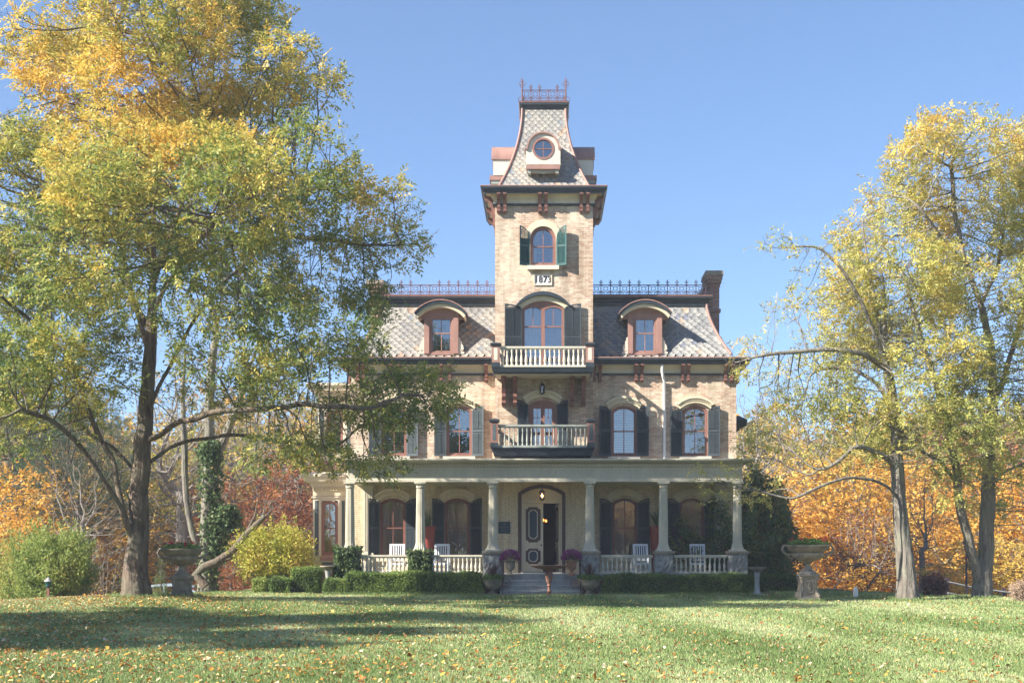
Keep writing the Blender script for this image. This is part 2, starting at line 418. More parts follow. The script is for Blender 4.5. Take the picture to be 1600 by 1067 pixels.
TZ0, TZ1, TI, TP = 14.5, 17.68, .88, 1.85
roof = mansard(RX0, RX1, RY0, RY1, RZ0, RZ1, RI, RP).build('mansard_roof', M['slate'], H)
W0 = 6.82
for (sgn, mt, sd) in ((-1, 'slate', 3), (1, 'slate_shaded', 8)):  # left slope gets the sunlit slate tone, right slope the shaded one
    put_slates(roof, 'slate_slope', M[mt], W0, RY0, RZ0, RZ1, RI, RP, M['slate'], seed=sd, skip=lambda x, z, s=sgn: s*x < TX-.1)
yc = (RY0+RY1)/2; hw = (RY1-RY0)/2
for s, xo in ((-1, RX0), (1, RX1)):
    put_slates(roof, 'slate_slope', M['slate_shaded'], hw, abs(xo)*-1, RZ0, RZ1, RI, RP, M['slate'], side=s, seed=12+s, roofy=yc)
def hips(par, x0, x1, y0, y1, z0, z1, I, p, r):
    for (sx, sy) in ((x0, y0), (x1, y0), (x0, y1), (x1, y1)):
        pts = []
        for j in range(13):
            t = j/12; i = inset(t, I, p)
            pts.append((sx + (i if sx == x0 else -i), sy + (i if sy == y0 else -i), z0+(z1-z0)*t))
        MB().tube(pts, r, 8).build('hip_roll', M['copper'], par, 60)
hips(roof, RX0-.02, RX1+.02, RY0-.02, RY1, RZ0, RZ1, RI, RP, .055)

# ---- eaves: rose metal lip, dark gutter moulding, cream soffit, cove and frieze, dark fillet
def eaves(x0, x1, y0, y1, zt, o, zfr, parent, fr_h=.42, gut=.26):
    MB().ring([(o+.03, zt), (o+.06, zt-.02), (o+.05, zt-.045), (o-.3, zt-.045), (o-.3, zt)], x0, x1, y0, y1).build('rose_drip_edge', M['copper'], parent)
    MB().ring([(o+.05, zt-.047), (o+.045, zt-.10), (o+.0, zt-.12), (o-.005, zt-.17), (o-.06, zt-.22), (o-.06, zt-gut), (o-.14, zt-gut), (o-.14, zt-.047)], x0, x1, y0, y1).build('gutter_moulding', M['dark'], parent)
    zs = zt-gut+.02
    MB().ring([(o-.141, zs), (.17, zs), (.15, zs-.05), (.13, zs-.055), (.10, zs-.13), (.07, zs-.14), (.055, zs-.2), (.055, zfr), (-.05, zfr), (-.05, zs+.1), (o-.141, zs+.1)], x0, x1, y0, y1).build('frieze', M['cream'], parent)
    MB().ring([(.09, zfr), (.09, zfr-.035), (.065, zfr-.07), (-.02, zfr-.07), (-.02, zfr)], x0, x1, y0, y1).build('dark_fillet', M['dark'], parent)
# the main eave stops against the tower: two pieces
ez = Z(557.5, 46.15)
for (a, b) in ((XL, -TX-.452), (TX+.452, XR)): pass
eaves(XL, XR, DW, YB+.3, ez, .45, Z(583.5), H)
MB().box(XL-.1, XR+.1, DW-.1, YB, ez-.06, ez+.0).build('eave_deck', M['stepstone'], H)
tz = Z(289.5, 45.55)
eaves(-TX, TX, DT, DT+3.8, tz, .45, Z(319, DT), H)
MB().box(-TX-.1, TX+.1, DT-.1, DT+3.8, tz-.06, tz).build('eave_deck', M['stepstone'], H)
# upper cornices
def top_cornice(x0, x1, y0, y1, zt, h, parent, o=.14):
    MB().ring([(o+.02, zt), (o+.05, zt-.02), (o+.03, zt-.05), (-.3, zt-.05), (-.3, zt)], x0, x1, y0, y1).build('rose_drip_edge', M['copper'], parent)
    MB().ring([(o+.03, zt-.051), (o+.02, zt-.11), (o-.04, zt-.14), (o-.06, zt-.22), (o-.11, zt-.25), (o-.12, zt-h), (-.2, zt-h), (-.2, zt-.051)], x0, x1, y0, y1).build('upper_cornice', M['dark'], parent)
    MB().box(x0-.02, x1+.02, y0-.02, y1+.02, zt-.12, zt+.01).build('roof_deck', M['deck'], parent)
top_cornice(RX0+RI, RX1-RI, RY0+RI, RY1-RI, Z(461.5, 47.25), .36, H, .18)
# tower spire roof
TRX, TRY0, TRY1 = 1.66, 46.08, 49.72
sp = mansard(-TRX, TRX, TRY0, TRY1, TZ0, TZ1, TI, TP, 12).build('tower_roof', M['slate'], H)
put_slates(sp, 'slate_slope', M['slate'], TRX, TRY0, TZ0, TZ1, TI, TP, M['slate'], seed=21, tw=.235, rows=27)
for s in (-1, 1):
    put_slates(sp, 'slate_slope', M['slate_shaded'], (TRY1-TRY0)/2, -TRX, TZ0, TZ1, TI, TP, M['slate'], side=s, seed=31+s, tw=.235, rows=27, roofy=(TRY0+TRY1)/2)
hips(sp, -TRX-.015, TRX+.015, TRY0-.015, TRY1, TZ0, TZ1, TI, TP, .045)
top_cornice(-TRX+TI, TRX-TI, TRY0+TI, TRY1-TI, Z(157.5, 46.75), .34, H, .10)

# ---- brackets
def bracket_poly(dep, h, y):
    """S profile in (y,z) offset below 0, wall at y"""
    return [(y+.02, 0), (y-dep, 0), (y-dep-.01, -.05), (y-dep+.03, -.10), (y-dep*.72, -.14), (y-dep*.50, -h*.36), (y-dep*.40, -h*.55),
            (y-dep*.42, -h*.66), (y-dep*.34, -h*.8), (y-dep*.42, -h*.88), (y-dep*.34, -h), (y+.02, -h)]
def bracket(xc, w, dep, h, y, ztop, parent, side=0, rot=None):
    pl = bracket_poly(dep, h, 0); m = MB()
    if side == 0:
        m.prism([(a+y, b+ztop) for a, b in pl], xc-w/2, xc+w/2, 'x')
        m.box(xc-w/2-.012, xc+w/2+.012, y-dep-.03, y, ztop-.05, ztop)
        m.box(xc-w/2-.010, xc+w/2+.010, y-dep*.45, y, ztop-h*.9, ztop-h*.84)
        # carved scroll beads on both cheeks
        for s in (-1, 1):
            c = xc+s*(w/2)
            for (a, b, r) in ((-dep*.78, -.07, .045), (-dep*.30, -h*.45, .05), (-dep*.22, -h*.92, .035)):
                m.prism([(y+a+r*math.cos(q*.785), ztop+b+r*math.sin(q*.785)) for q in range(8)], c, c+s*.014, 'x')
    else:   # on a side wall: x is the wall plane, y the place along it; side = outward direction
        m.prism([(xc - side*a if False else xc - side*(a), b+ztop) for a, b in pl], y-w/2, y+w/2, 'y')
        m.box(min(xc, xc+side*(dep+.03)), max(xc, xc+side*(dep+.03)), y-w/2-.012, y+w/2+.012, ztop-.05, ztop)
    return m.build('bracket', M['bracket'], parent)
zt_m = ez-.26+.018
for px in (612, 625, 690, 703, 763-3, 776-6):
    if px < 765: bracket(X(px), .105, .37, .62, DW, zt_m, H)
for px in (928.5, 937.5, 993.5, 1002.5, 1066, 1075, 1133, 1142, 560, 569): bracket(X(px), .105, .37, .62, DW, zt_m, H)
zt_t = tz-.26+.018
for px in (779.5, 789, 843.5, 853, 908, 918): bracket(X(px, DT), .11, .37, .66, DT, zt_t, H)
for s in (-1, 1):
    for y in (DT+.22, DT+.46, DT+1.75, DT+2.0, DT+3.3, DT+3.55): bracket(s*TX, .11, .37, .66, y, zt_t, H, side=s)
    for y in (DW+.35, DW+.55, DW+3, DW+3.2, DW+6, DW+6.2, DW+9, DW+9.2): bracket(XR if s > 0 else XL, .105, .37, .62, y, zt_m, H, side=s)

# ---- windows
def window(parent, o, yw, depth=.12, cmat='curtain', fmat='frame', blind=True, curtain=0, mull=True, glassm='glass', name='window', sill=None, fw=.075, transom=None):
    xc, w, zb, zt, rise = o
    y = yw+.03
    fr = MB().plate(arch(xc, w-.006, zb+.003, zt-.003, rise*.995, 18), [arch(xc, w-2*fw, zb+fw*1.1, zt-fw, rise*(1-1.2*fw/w))], y, y+.11)
    fr.plate(arch(xc, w-2*fw+.01, zb+fw*.9, zt-fw+.005, rise*(1-1.2*fw/w)), [arch(xc, w-2*fw-.05, zb+fw*1.1+.05, zt-fw-.03, rise*(1-1.8*fw/w))], y+.05, y+.09)
    f = fr.build(name, M[fmat], parent)
    wi = w-2*fw; zm = transom if transom else zb + (zt-zb)*.5
    s = MB(); s.box(xc-wi/2+.01, xc+wi/2-.01, y+.035, y+.085, zm-.022, zm+.022)
    if mull:
        s.box(xc-.014, xc+.014, y+.05, y+.083, zb+fw, zt-fw-.002)
    s.build('sash', M[fmat], f)
    hl = arch(xc, wi-.01, zb+fw*1.1, zt-fw, rise*(1-1.2*fw/w))
    MB().add([(p[0], y+.07, p[1]) for p in hl], [list(range(len(hl)))]).build('pane', M[glassm], f, recalc=False)
    if blind:
        b = MB(); n = int((zt-zb-.1)/.062)
        for i in range(n):
            z = zb+.08+i*.062; hwid = wi/2
            if z > zt-rise: 
                rr = ((w/2)**2+rise**2)/(2*rise); v = rr*rr-(z-(zt-rr)+.05)**2; hwid = min(hwid, math.sqrt(max(0, v)))
            if hwid < .05: continue
            b.add([(xc-hwid, y+.14, z-.012), (xc+hwid, y+.14, z-.012), (xc+hwid, y+.175, z+.018), (xc-hwid, y+.175, z+.018),
                   (xc-hwid, y+.14, z-.015), (xc+hwid, y+.14, z-.015), (xc+hwid, y+.175, z+.015), (xc-hwid, y+.175, z+.015)], [(0,1,2,3),(7,6,5,4),(0,4,5,1),(3,2,6,7)])
        b.build('blind', M['blind'], f)
    if curtain:
        c = MB()
        for s_ in (-1, 1):
            pts = []
            for i in range(25):
                u = i/24; xx = s_*(wi/2 + .05 - u*curtain*wi*.5); pts.append((xc+xx, y+.25+.03*math.sin(u*curtain*40)))
            vs = [(p[0], p[1], zb+.02) for p in pts]+[(p[0], p[1], zt+.02) for p in pts]
            c.add(vs, [(i, i+1, i+26, i+25) for i in range(24)])
        c.build('curtain', M[cmat], f, smooth=80)
    if sill:
        MB().box(xc-w/2-sill, xc+w/2+sill, yw-.12, yw+.05, zb-.13, zb-.002).add([], []).build('sill', M['ivory'], f)
    return f
def hood(parent, xc, w, zs, rise, th, y, mat='cream', dent=True, prj=.10, name='window_hood', ends=True, lipmat=None):
    """segmental moulded hood: zs springing of its underside"""
    lo = arc(xc, w*.9, zs, rise); hi = arc(xc, w, zs+th*.7, rise+.03)
    m = MB(); poly = lo + hi[::-1]
    m.prism(poly, y-prj, y+.02, 'y')
    lip_i = arc(xc, w*1.01, zs+th*.68, rise+.03); lip_o = arc(xc, w*1.10, zs+th*.9, rise+.06)
    m.prism(lip_i+lip_o[::-1], y-prj-.07, y+.02, 'y', )
    l2i = arc(xc, w*1.04, zs+th*.66, rise+.03)
    bead_i = arc(xc, w*.89, zs-.0, rise); bead_o = arc(xc, w*.92, zs+.035, rise)
    m.prism(bead_i+bead_o[::-1], y-prj-.025, y+.01, 'y')
    if dent:
        c = arc(xc, w*.96, zs+th*.42, rise+.02, 22)
        for p in c[1:-1]: m.box(p[0]-.013, p[0]+.013, y-prj-.04, y-prj+.01, p[1]-.02, p[1]+.025)
    o = m.build(name, M[mat], parent)
    return o
def shutter(parent, xj, side, w, zb, zt, rise, half, y, ang, mat):
    """hinged at the jamb xj, opening outward to side (+1 right); half = half width of the arch it fits"""
    A = R(ang); xf = Matrix(((side*math.cos(A), 0, 0, xj), (-math.sin(A), 1, 0, y), (0, 0, 1, 0), (0, 0, 0, 1)))
    m = MB(xf); r = (half*half+rise*rise)/(2*rise); zc = zt-r
    def top(u):
        u = u*half/w; return zc + math.sqrt(max(0, r*r-(half-u)**2))
    st = .05; n = 10; outer = [(0, zb), (w, zb)] + [(w*(1-i/n), top(w*(1-i/n))) for i in range(n+1)]
    def inner(z0, z1=None):
        p = [(st, z0), (w-st, z0)]
        if z1 is not None: return p + [(w-st, z1), (st, z1)]
        return p + [((w-st)-(w-2*st)*i/n, top((w-st)-(w-2*st)*i/n)-st) for i in range(n+1)]
    zm = zb+(zt-zb)*.5
    m.plate(outer, [inner(zb+.09, zm-.03), inner(zm+.03)], -.035, 0)
    m.box(st*.5, w-st*.5, -.008, -.004, zb+.05, top(0)-.01)
    m.box(w/2-.008, w/2+.008, -.045, -.036, zb+.14, zm-.08); m.box(w/2-.008, w/2+.008, -.045, -.036, zm+.1, top(w/2)-.14)
    z = zb+.11
    while z < zt-.06:
        if not (zm-.05 < z < zm+.04):
            u0 = st
            while u0 < w-st and top(u0)-st < z+.03: u0 += .015
            if u0 < w-st-.03:
                m.add([(u0, -.034, z), (w-st, -.034, z), (w-st, -.006, z+.03), (u0, -.006, z+.03), (u0, -.034, z+.006), (w-st, -.034, z+.006), (w-st, -.006, z+.036), (u0, -.006, z+.036)],
                      [(0,1,2,3), (7,6,5,4), (0,4,5,1), (3,2,6,7)])
        z += .042
    return m.build('shutter', M[mat], parent)

for i, o in enumerate(W2):
    window(H, o, DW, blind=True, sill=None)
    xc, w_, zb, zt, rise = o
    hood(H, xc, 1.24, zt-rise+.02+.03, rise+.05, .20, DW)
    sm = 'shutter_grey' if i < 2 else 'shutter'
    for s in (-1, 1): shutter(H, xc+s*(w_/2+.0), s, .44, zb+.01, zt-.01, rise, w_/2, DW-.02, (9, 14)[s > 0], sm)
    MB().box(xc-w_/2-.12, xc+w_/2+.12, DW-.13, DW+.03, zb-.12, zb).build('sill', M['ivory'], H)
for i, o in enumerate(W1):
    xc, w_, zb, zt, rise = o
    window(H, o, DW, blind=False, curtain=(1.9, .3, 0, 0)[i], glassm='glass_low', cmat='drape', fmat='frame_dark')
    hood(H, xc, 1.24, zt-rise+.05, rise+.05, .20, DW)
    for s in (-1, 1): shutter(H, xc+s*(w_/2), s, .44, zb+.01, zt-.01, rise, w_/2, DW-.02, 8 if not (i == 0 and s < 0) else 24, 'shutter')
    MB().box(xc-w_/2-.12, xc+w_/2+.12, DW-.13, DW+.03, zb-.12, zb).build('sill', M['cream'], H)

# tower windows
w4 = window(H, T4, DT, blind=False, curtain=.5, fw=.085)
m = MB(); xc = T4[0]; zs = T4[3]-T4[4]
lo = [(xc+.47*math.cos(a), zs+.46*math.sin(a)) for a in np.linspace(-.25, math.pi+.25, 25)]
hi = [(xc+.66*math.cos(a), zs+.70*math.sin(a)) for a in np.linspace(-.1, math.pi+.1, 25)]
MB().prism(lo+hi[::-1], DT-.05, DT+.02, 'y').build('stone_arch', M['cream'], H)
MB().box(xc-.57, xc+.57, DT-.16, DT+.04, T4[2]-.14, T4[2]).build('sill', M['ivory'], H)
for s in (-1, 1): shutter(H, xc+s*.47, s, .40, T4[2]+.0, T4[3]-.01, .45, .46, DT-.03, 24, 'teal')
# double window of the third floor
xc, w_, zb, zt, rise = T3
fr = MB().plate(arch(xc, w_-.006, zb+.003, zt-.003, rise, 20), [arch(xc-.365, .60, zb+.10, zt-.20, .10), arch(xc+.365, .60, zb+.10, zt-.20, .10)], DT+.03, DT+.15)
fr.prism([(xc+.05*math.cos(q*.785), zt-.10+.05*math.sin(q*.785)) for q in range(8)], DT+.01, DT+.03, 'y')
t3 = fr.build('window', M['frame'], H)
s = MB()
for c in (-.365, .365):
    zm = Z(510, DT); s.box(xc+c-.30, xc+c+.30, DT+.06, DT+.12, zm-.025, zm+.025); s.box(xc+c-.013, xc+c+.013, DT+.07, DT+.11, zm, zt-.19)
s.build('sash', M['frame'], t3)
for c in (-.365, .365):
    hl = arch(xc+c, .60, zb+.10, zt-.20, .10); MB().add([(p[0], DT+.1, p[1]) for p in hl], [list(range(len(hl)))]).build('pane', M['glass'], t3, recalc=False)
    cm = MB(); pts = [(xc+c-.02*0+(-.3+.55*i/30 if c < 0 else .3-.2*i/30), DT+.3+.03*math.sin(i*1.1)) for i in range(31)]
    cm.add([(p[0], p[1], zb) for p in pts]+[(p[0], p[1], zt) for p in pts], [(i, i+1, i+32, i+31) for i in range(30)]); cm.build('curtain', M['curtain'], t3, smooth=80)
hz = zt-rise
lo = arc(xc, 1.56, hz+.0, rise+.02); hi = arc(xc, 1.86, hz+.06, rise+.13); MB().prism(lo+hi[::-1], DT-.06, DT+.02, 'y').build('stone_arch', M['cream'], H)
lo = arc(xc, 1.87, hz+.063, rise+.132); hi = arc(xc, 2.0, hz+.05, rise+.28); MB().prism(lo+hi[::-1], DT-.20, DT+.02, 'y').build('window_hood', M['dark'], H)
for s in (-1, 1): shutter(H, xc+s*.755, s, .62, zb, zt-.10, .12, .62, DT-.02, 7, 'shutter')
# date stone
ds = MB().box(X(835, DT), X(861.5, DT), DT-.015, DT+.02, Z(445, DT), Z(429.5, DT)).build('date_stone', M['white'], H)
MB().plate([(X(834, DT), Z(446, DT)), (X(862.5, DT), Z(446, DT)), (X(862.5, DT), Z(428.5, DT)), (X(834, DT), Z(428.5, DT))], [[(X(835.3, DT), Z(444.8, DT)), (X(861.2, DT), Z(444.8, DT)), (X(861.2, DT), Z(429.9, DT)), (X(835.3, DT), Z(429.9, DT))]], DT-.04, DT+.01).build('stone_border', M['cream'], ds)
def text_obj(s, size, x, y, z, mat, parent, name, outline=None, ext=.004, align='CENTER', sx=1):
    c = bpy.data.curves.new(name, 'FONT'); c.body = s; c.size = size; c.align_x = align; c.align_y = 'CENTER'; c.extrude = ext; c.space_character = 1.12
    if outline: c.fill_mode = 'NONE'; c.extrude = 0; c.bevel_depth = outline; c.bevel_resolution = 0
    t = bpy.data.objects.new(name, c); link(t); dg = bpy.context.evaluated_depsgraph_get()
    me = bpy.data.meshes.new_from_object(t.evaluated_get(dg)); bpy.data.objects.remove(t); me.materials.clear(); me.materials.append(mat)
    o = link(bpy.data.objects.new(name, me)); me.transform(Matrix.Diagonal((sx, 1, 1, 1))); me.transform(Matrix.Rotation(R(90), 4, 'X')); o.parent = parent
    o.location = Vector((x, y, z))-origin(parent); return o
text_obj('1873', .33, X(848.2, DT), DT-.02, Z(437.3, DT), M['iron'], ds, 'numeral', outline=.011, sx=.86)

# ---- round dormers on the spire
def round_dormer(parent):
    """faces -Y, at the tower face; local frame around x=0"""
    xc = X(848.7, DT); y = DT+.06; zc = Z(232.5, y)
    r = .37
    def circ(rr, n=28, c=0): return [(xc+rr*math.cos(2*math.pi*i/n+c), zc+rr*math.sin(2*math.pi*i/n+c)) for i in range(n)]
    zb = zc-.60; out = [(xc-.62, zb), (xc+.62, zb), (xc+.62, zc-.02), (xc+.54, zc+.0)] + [(xc+.54*math.cos(a), zc+.54*math.sin(a)) for a in np.linspace(0.06, math.pi-.06, 18)] + [(xc-.54, zc), (xc-.62, zc-.02)]
    d = MB().plate(out, [circ(r)], y, y+1.0); dorm = d.build('round_dormer', M['ivory'], parent)
    lip = [(xc+.545*math.cos(a), zc+.545*math.sin(a)) for a in np.linspace(0, math.pi, 22)]; lip2 = [(xc+.60*math.cos(a), zc+.60*math.sin(a)) for a in np.linspace(0, math.pi, 22)]
    m = MB().prism(lip+lip2[::-1], y-.07, y+.9, 'y'); m.box(xc-.67, xc-.545, y-.07, y+.9, zc-.03, zc+.012); m.box(xc+.545, xc+.67, y-.07, y+.9, zc-.03, zc+.012)
    m.build('dormer_hood', M['copper'], dorm)
    m = MB().box(xc-.60, xc+.60, y-.14, y+.5, zb-.17, zb-.001); m.build('dormer_sill', M['copper'], dorm)
    m = MB().box(xc-.52, xc+.52, y-.02, y+.4, zb-.22, zb-.171, M['cream']); 
    for s in (-1, 1):
        m.box(xc+s*.5-.06, xc+s*.5+.06, y-.08, y+.3, zb-.30, zb-.171, M['grey_green']); m.prism([(xc+s*.44, zb-.18), (xc+s*.44, zb-.23), (xc, zb-.30), (xc, zb-.24)], y-.06, y+.1, 'y', M['grey_green'])
    m.build('dormer_apron', M['cream'], dorm)
    c1 = circ(r+.0); c0 = circ(r-.05); MB().plate(circ(r+.025), [c0], y-.02, y+.07).build('round_frame', M['frame'], dorm)
    MB().box(xc-r+.04, xc+r-.04, y+.02, y+.05, zc-.014, zc+.014).box(xc-.014, xc+.014, y+.0195, y+.0495, zc-r+.04, zc+r-.04).build('sash', M['frame'], dorm)
    MB().add([(p[0], y+.055, p[1]) for p in c0], [list(range(28))]).build('pane', M['glass'], dorm, recalc=False)
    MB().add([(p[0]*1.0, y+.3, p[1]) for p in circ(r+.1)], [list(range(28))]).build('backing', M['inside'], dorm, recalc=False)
    return dorm
rd = round_dormer(H)
kids = {}
for c in bpy.data.objects:
    if c.parent: kids.setdefault(c.parent.name, []).append(c)
tc = Vector((X(848.7, DT), (TRY0+TRY1)/2, 0))-Vector((0, DW, 0))
for a in (-90, 90):
    c = copy_tree(rd, H, kids); rm = Matrix.Translation(tc) @ Matrix.Rotation(R(a), 4, 'Z') @ Matrix.Translation(-tc)
    c.location = rm.to_translation(); c.rotation_euler = (0, 0, R(a))

# ---- main dormers
def dormer(parent, xc):
    y = DW-.02; zb = RZ0-.02; w = 1.24; zt = Z(478)        # body
    body = MB().plate(arch(xc, w, zb, zt, .22), [arch(xc, .78, Z(552), Z(489), .06)], y, y+.12)
    r = arch(xc, w, zb, zt, .22)
    body.prism([(p[0], p[1]) for p in arch(xc, w-.04, zb, zt-.02, .2)][0:2]+[(xc+.6, zt-.3), (xc-.6, zt-.3)], y+.9, y+1.0, 'y')
    for s in (-1, 1): body.box(xc+s*(w/2-.05)-.03, xc+s*(w/2-.05)+.03, y+.12, y+1.1, zb, zt-.22)
    for s in (-1, 1): body.box(xc+s*(w/2-.09)-.09, xc+s*(w/2-.09)+.09, y-.03, y-.001, zb+.05, zt-.25)
    d = body.build('dormer', M['copper'], parent)
    # bowed hood
    ws = 1.80; rise = .40; zs = Z(497.5)
    lo = arc(xc, ws-.12, zs-.02, rise-.02); hi = arc(xc, ws-.02, zs+.07, rise+.01); MB().prism(lo+hi[::-1], y-.26, y+1.1, 'y').build('hood_soffit', M['cream'], d)
    lo = arc(xc, ws-.018, zs+.072, rise+.012); hi = arc(xc, ws+.10, zs+.13, rise+.06); MB().prism(lo+hi[::-1], y-.34, y+1.1, 'y').build('hood_moulding', M['dark'], d)
    lo = arc(xc, ws+.102, zs+.132, rise+.062); hi = arc(xc, ws+.13, zs+.16, rise+.07); MB().prism(lo+hi[::-1], y-.37, y+1.15, 'y').build('hood_cap', M['copper'], d)
    # tympanum fill behind hood
    lo = arc(xc, ws-.14, zs-.03, rise-.04, 12); MB().prism(lo, y+.01, y+.10, 'y').build('tympanum', M['copper'], d)
    # scrolls
    for s in (-1, 1):
        e = xc+s*(w/2+.004); pl = [(0, 0), (.20, 0), (.22, .06), (.15, .10), (.19, .18), (.17, .30), (.10, .40), (.11, .46), (.05, .50), (.06, .58), (0, .62)]
        sm = MB().prism([(e+s*a, zb+.04+b) for a, b in (pl if s > 0 else pl[::-1])], y+.02, y+.08, 'y')
        sm.tube([(e+s*(.11+.05*math.cos(q*.7)*(1-q/14)), y+.012, zb+.17+.05*math.sin(q*.7)*(1-q/14)) for q in range(12)], .011, 5)
        sm.build('scroll', M['ivory'], d)
    o = (xc, .78, Z(552), Z(489), .06)
    w_ = window(H, o, y, blind=False, curtain=.7, fmat='copper', fw=.05); 
    m = MB(); 
    return d
for px in (689.5, 1007.7): dormer(H, X(px))
# blinds in dormers' upper half left one, side dormers (left and right slopes)
def side_dormer(s, yc):
    xo = (XL if s < 0 else XR)
    m = MB(); hw_ = .6
    pts = arc(yc, 1.7, 9.95, .38, 14)
    d = MB().box(min(xo+s*.02, xo-s*1.1), max(xo+s*.02, xo-s*1.1), yc-hw_, yc+hw_, 8.6, 10.1).build('dormer', M['copper'], H)
    lo = arc(yc, 1.7, 9.85, .36, 14); hi = arc(yc, 1.85, 9.97, .40, 14)
    MB().prism(lo+hi[::-1], xo+s*.34, xo-s*1.1, 'x').build('hood_moulding', M['dark'], d)
    lo = arc(yc, 1.852, 9.973, .402, 14); hi = arc(yc, 1.88, 10.0, .41, 14)
    MB().prism(lo+hi[::-1], xo+s*.37, xo-s*1.15, 'x').build('hood_cap', M['copper'], d)
    lo = arc(yc, 1.66, 9.85, .33, 12); MB().prism(lo, xo+s*.03, xo-s*.9, 'x').build('tympanum', M['cream'], d)
    MB().box(min(xo+s*.02, xo+s*.04), max(xo+s*.02, xo+s*.04), yc-.36, yc+.36, 8.8, 9.85).build('pane', M['glass'], d)
for s in (-1, 1): side_dormer(s, 53.6)
# ---- chimneys
def chimney(x0, x1, y0, y1, zt, parent):
    m = MB().box(x0, x1, y0, y1, 8, zt-.62); m.box(x0+.02, x1-.02, y0+.02, y1-.02, zt-.62, zt-.2)
    m.ring([(0, zt-1.62), (.05, zt-1.60), (.05, zt-1.48), (0, zt-1.46)], x0, x1, y0, y1)
    m.ring([(0, zt-.64), (.03, zt-.62), (.03, zt-.5), (.07, zt-.48), (.07, zt-.36), (.11, zt-.34), (.11, zt-.2), (-.1, zt-.2), (-.1, zt-.64)], x0, x1, y0, y1)
    c = m.build('chimney', M['brick_red'], parent)
    MB().ring([(.13, zt-.2), (.15, zt-.16), (.13, zt), (-.12, zt), (-.12, zt-.2)], x0, x1, y0, y1).box(x0+.1, x1-.1, y0+.1, y1-.1, zt-.12, zt-.06).build('chimney_cap', M['caststone'], c)
chimney(6.43, 6.85, 50.0, 51.1, 12.38, H)
chimney(-6.80, -6.38, 50.0, 51.1, 12.02, H)
MB().box(6.83, 7.12, 50.3, 51.0, 9.1, 9.5).build('chimney_shoulder', M['brick_red'], H)

# ---- iron cresting
def cresting(parent, p0, p1, n, h, mat, fin=1.0, seed=1, corner=False):
    """p0,p1 (x,y,z) ends; n panels; real bars, rings and finials"""
    rg = random.Random(seed); m = MB(); a = Vector(p0); b = Vector(p1); e = (b-a)/n; u = e.normalized(); L = e.length; r = .0115
    def P(k, s, z): return a + e*k + u*s + Vector((0, 0, z))
    m.tube([a+Vector((0, 0, .04)), b+Vector((0, 0, .04))], r*1.3, 4); m.tube([a+Vector((0, 0, h)), b+Vector((0, 0, h))], r*1.4, 4)
    m.tube([a+Vector((0, 0, h*.34)), b+Vector((0, 0, h*.34))], r, 4)
    for k in range(n+1):
        f = rg.random() < fin and 0 < k < n
        top = h*1.42 if f else h
        m.tube([P(k, 0, 0), P(k, 0, top)], r*1.5, 5)
        if f:
            m.tube([P(k, 0, h*1.36), P(k, 0, h*1.52)], [.028, .003], 5)
            for s in (-1, 1): m.tube([P(k, 0, h*1.12), P(k, s*.05, h*1.2), P(k, s*.055, h*1.3), P(k, s*.03, h*1.33)], r*.9, 4)
        if k < n:
            c = L/2; z = h*.67; rr = min(L, h*.66)*.30
            m.tube([P(k, c+rr*math.cos(q*math.pi/5), z+rr*math.sin(q*math.pi/5)) for q in range(10)], r*.9, 4, closed=True)
            for sx in (-1, 1):
                for sz in (-1, 1):
                    m.tube([P(k, c+sx*rr*.6, z+sz*rr*.6), P(k, c+sx*L*.47, z+sz*h*.30)], r*.9, 4)
            for q_ in (.25, .75):
                m.tube([P(k, L*q_+h*.11*math.cos(q*math.pi/4), h*.19+h*.11*math.sin(q*math.pi/4)) for q in range(8)], r*.8, 4, closed=True)
    return m.build('cresting', mat, parent)
zc_ = Z(461.5, 47.25)+.01; yf = RY0+RI-.02; xl = RX0+RI; xr = RX1-RI
cresting(H, (xl+.05, yf, zc_), (-TX, yf, zc_), 12, .40, M['iron_red'], .7, 2)
cresting(H, (TX, yf, zc_), (xr-.02, yf, zc_), 12, .40, M['iron'], .9, 4)
cresting(H, (xl, yf, zc_), (xl, RY1-RI, zc_), 30, .40, M['iron'], .8, 5)
cresting(H, (xr, yf, zc_), (xr, RY1-RI, zc_), 30, .40, M['iron'], .8, 6)
cresting(H, (xl, RY1-RI, zc_), (xr, RY1-RI, zc_), 30, .40, M['iron'], .8, 6)
ztc = Z(157.5, 46.75)+.01; q = TRX-TI+.02; y0_, y1_ = TRY0+TI-.02, TRY1-TI+.02
cresting(H, (-q, y0_, ztc), (q, y0_, ztc), 5, .44, M['iron_red'], .45, 9)
cresting(H, (-q, y1_, ztc), (q, y1_, ztc), 5, .44, M['iron_red'], .2, 10)
for s in (-1, 1): cresting(H, (s*q, y0_, ztc), (s*q, y1_, ztc), 5, .44, M['iron_red'], 0, 11)
for sx in (-1, 1):
    for y_ in (y0_, y1_):
        m = MB(); b = Vector((sx*q, y_, ztc)); m.tube([b, b+Vector((0, 0, .72))], [.03, .022], 6)
        m.tube([b+Vector((0, 0, .70)), b+Vector((0, 0, .93))], [.03, .004], 6)
        for s in (-1, 1):
            for zz, rr in ((.60, .09), (.68, .12), (.78, .06)):
                m.tube([b+Vector((0, 0, zz-.06)), b+Vector((s*rr*.7, 0, zz-.05)), b+Vector((s*rr, 0, zz+.02)), b+Vector((s*rr*.6, 0, zz+.05))], .010, 4)
            m.tube([b+Vector((s*.02, 0, .02)), b+Vector((s*.14, 0, .05)), b+Vector((s*.15, 0, .13)), b+Vector((s*.05, 0, .2))], .011, 4)
        m.build('finial', M['iron_red'], H)

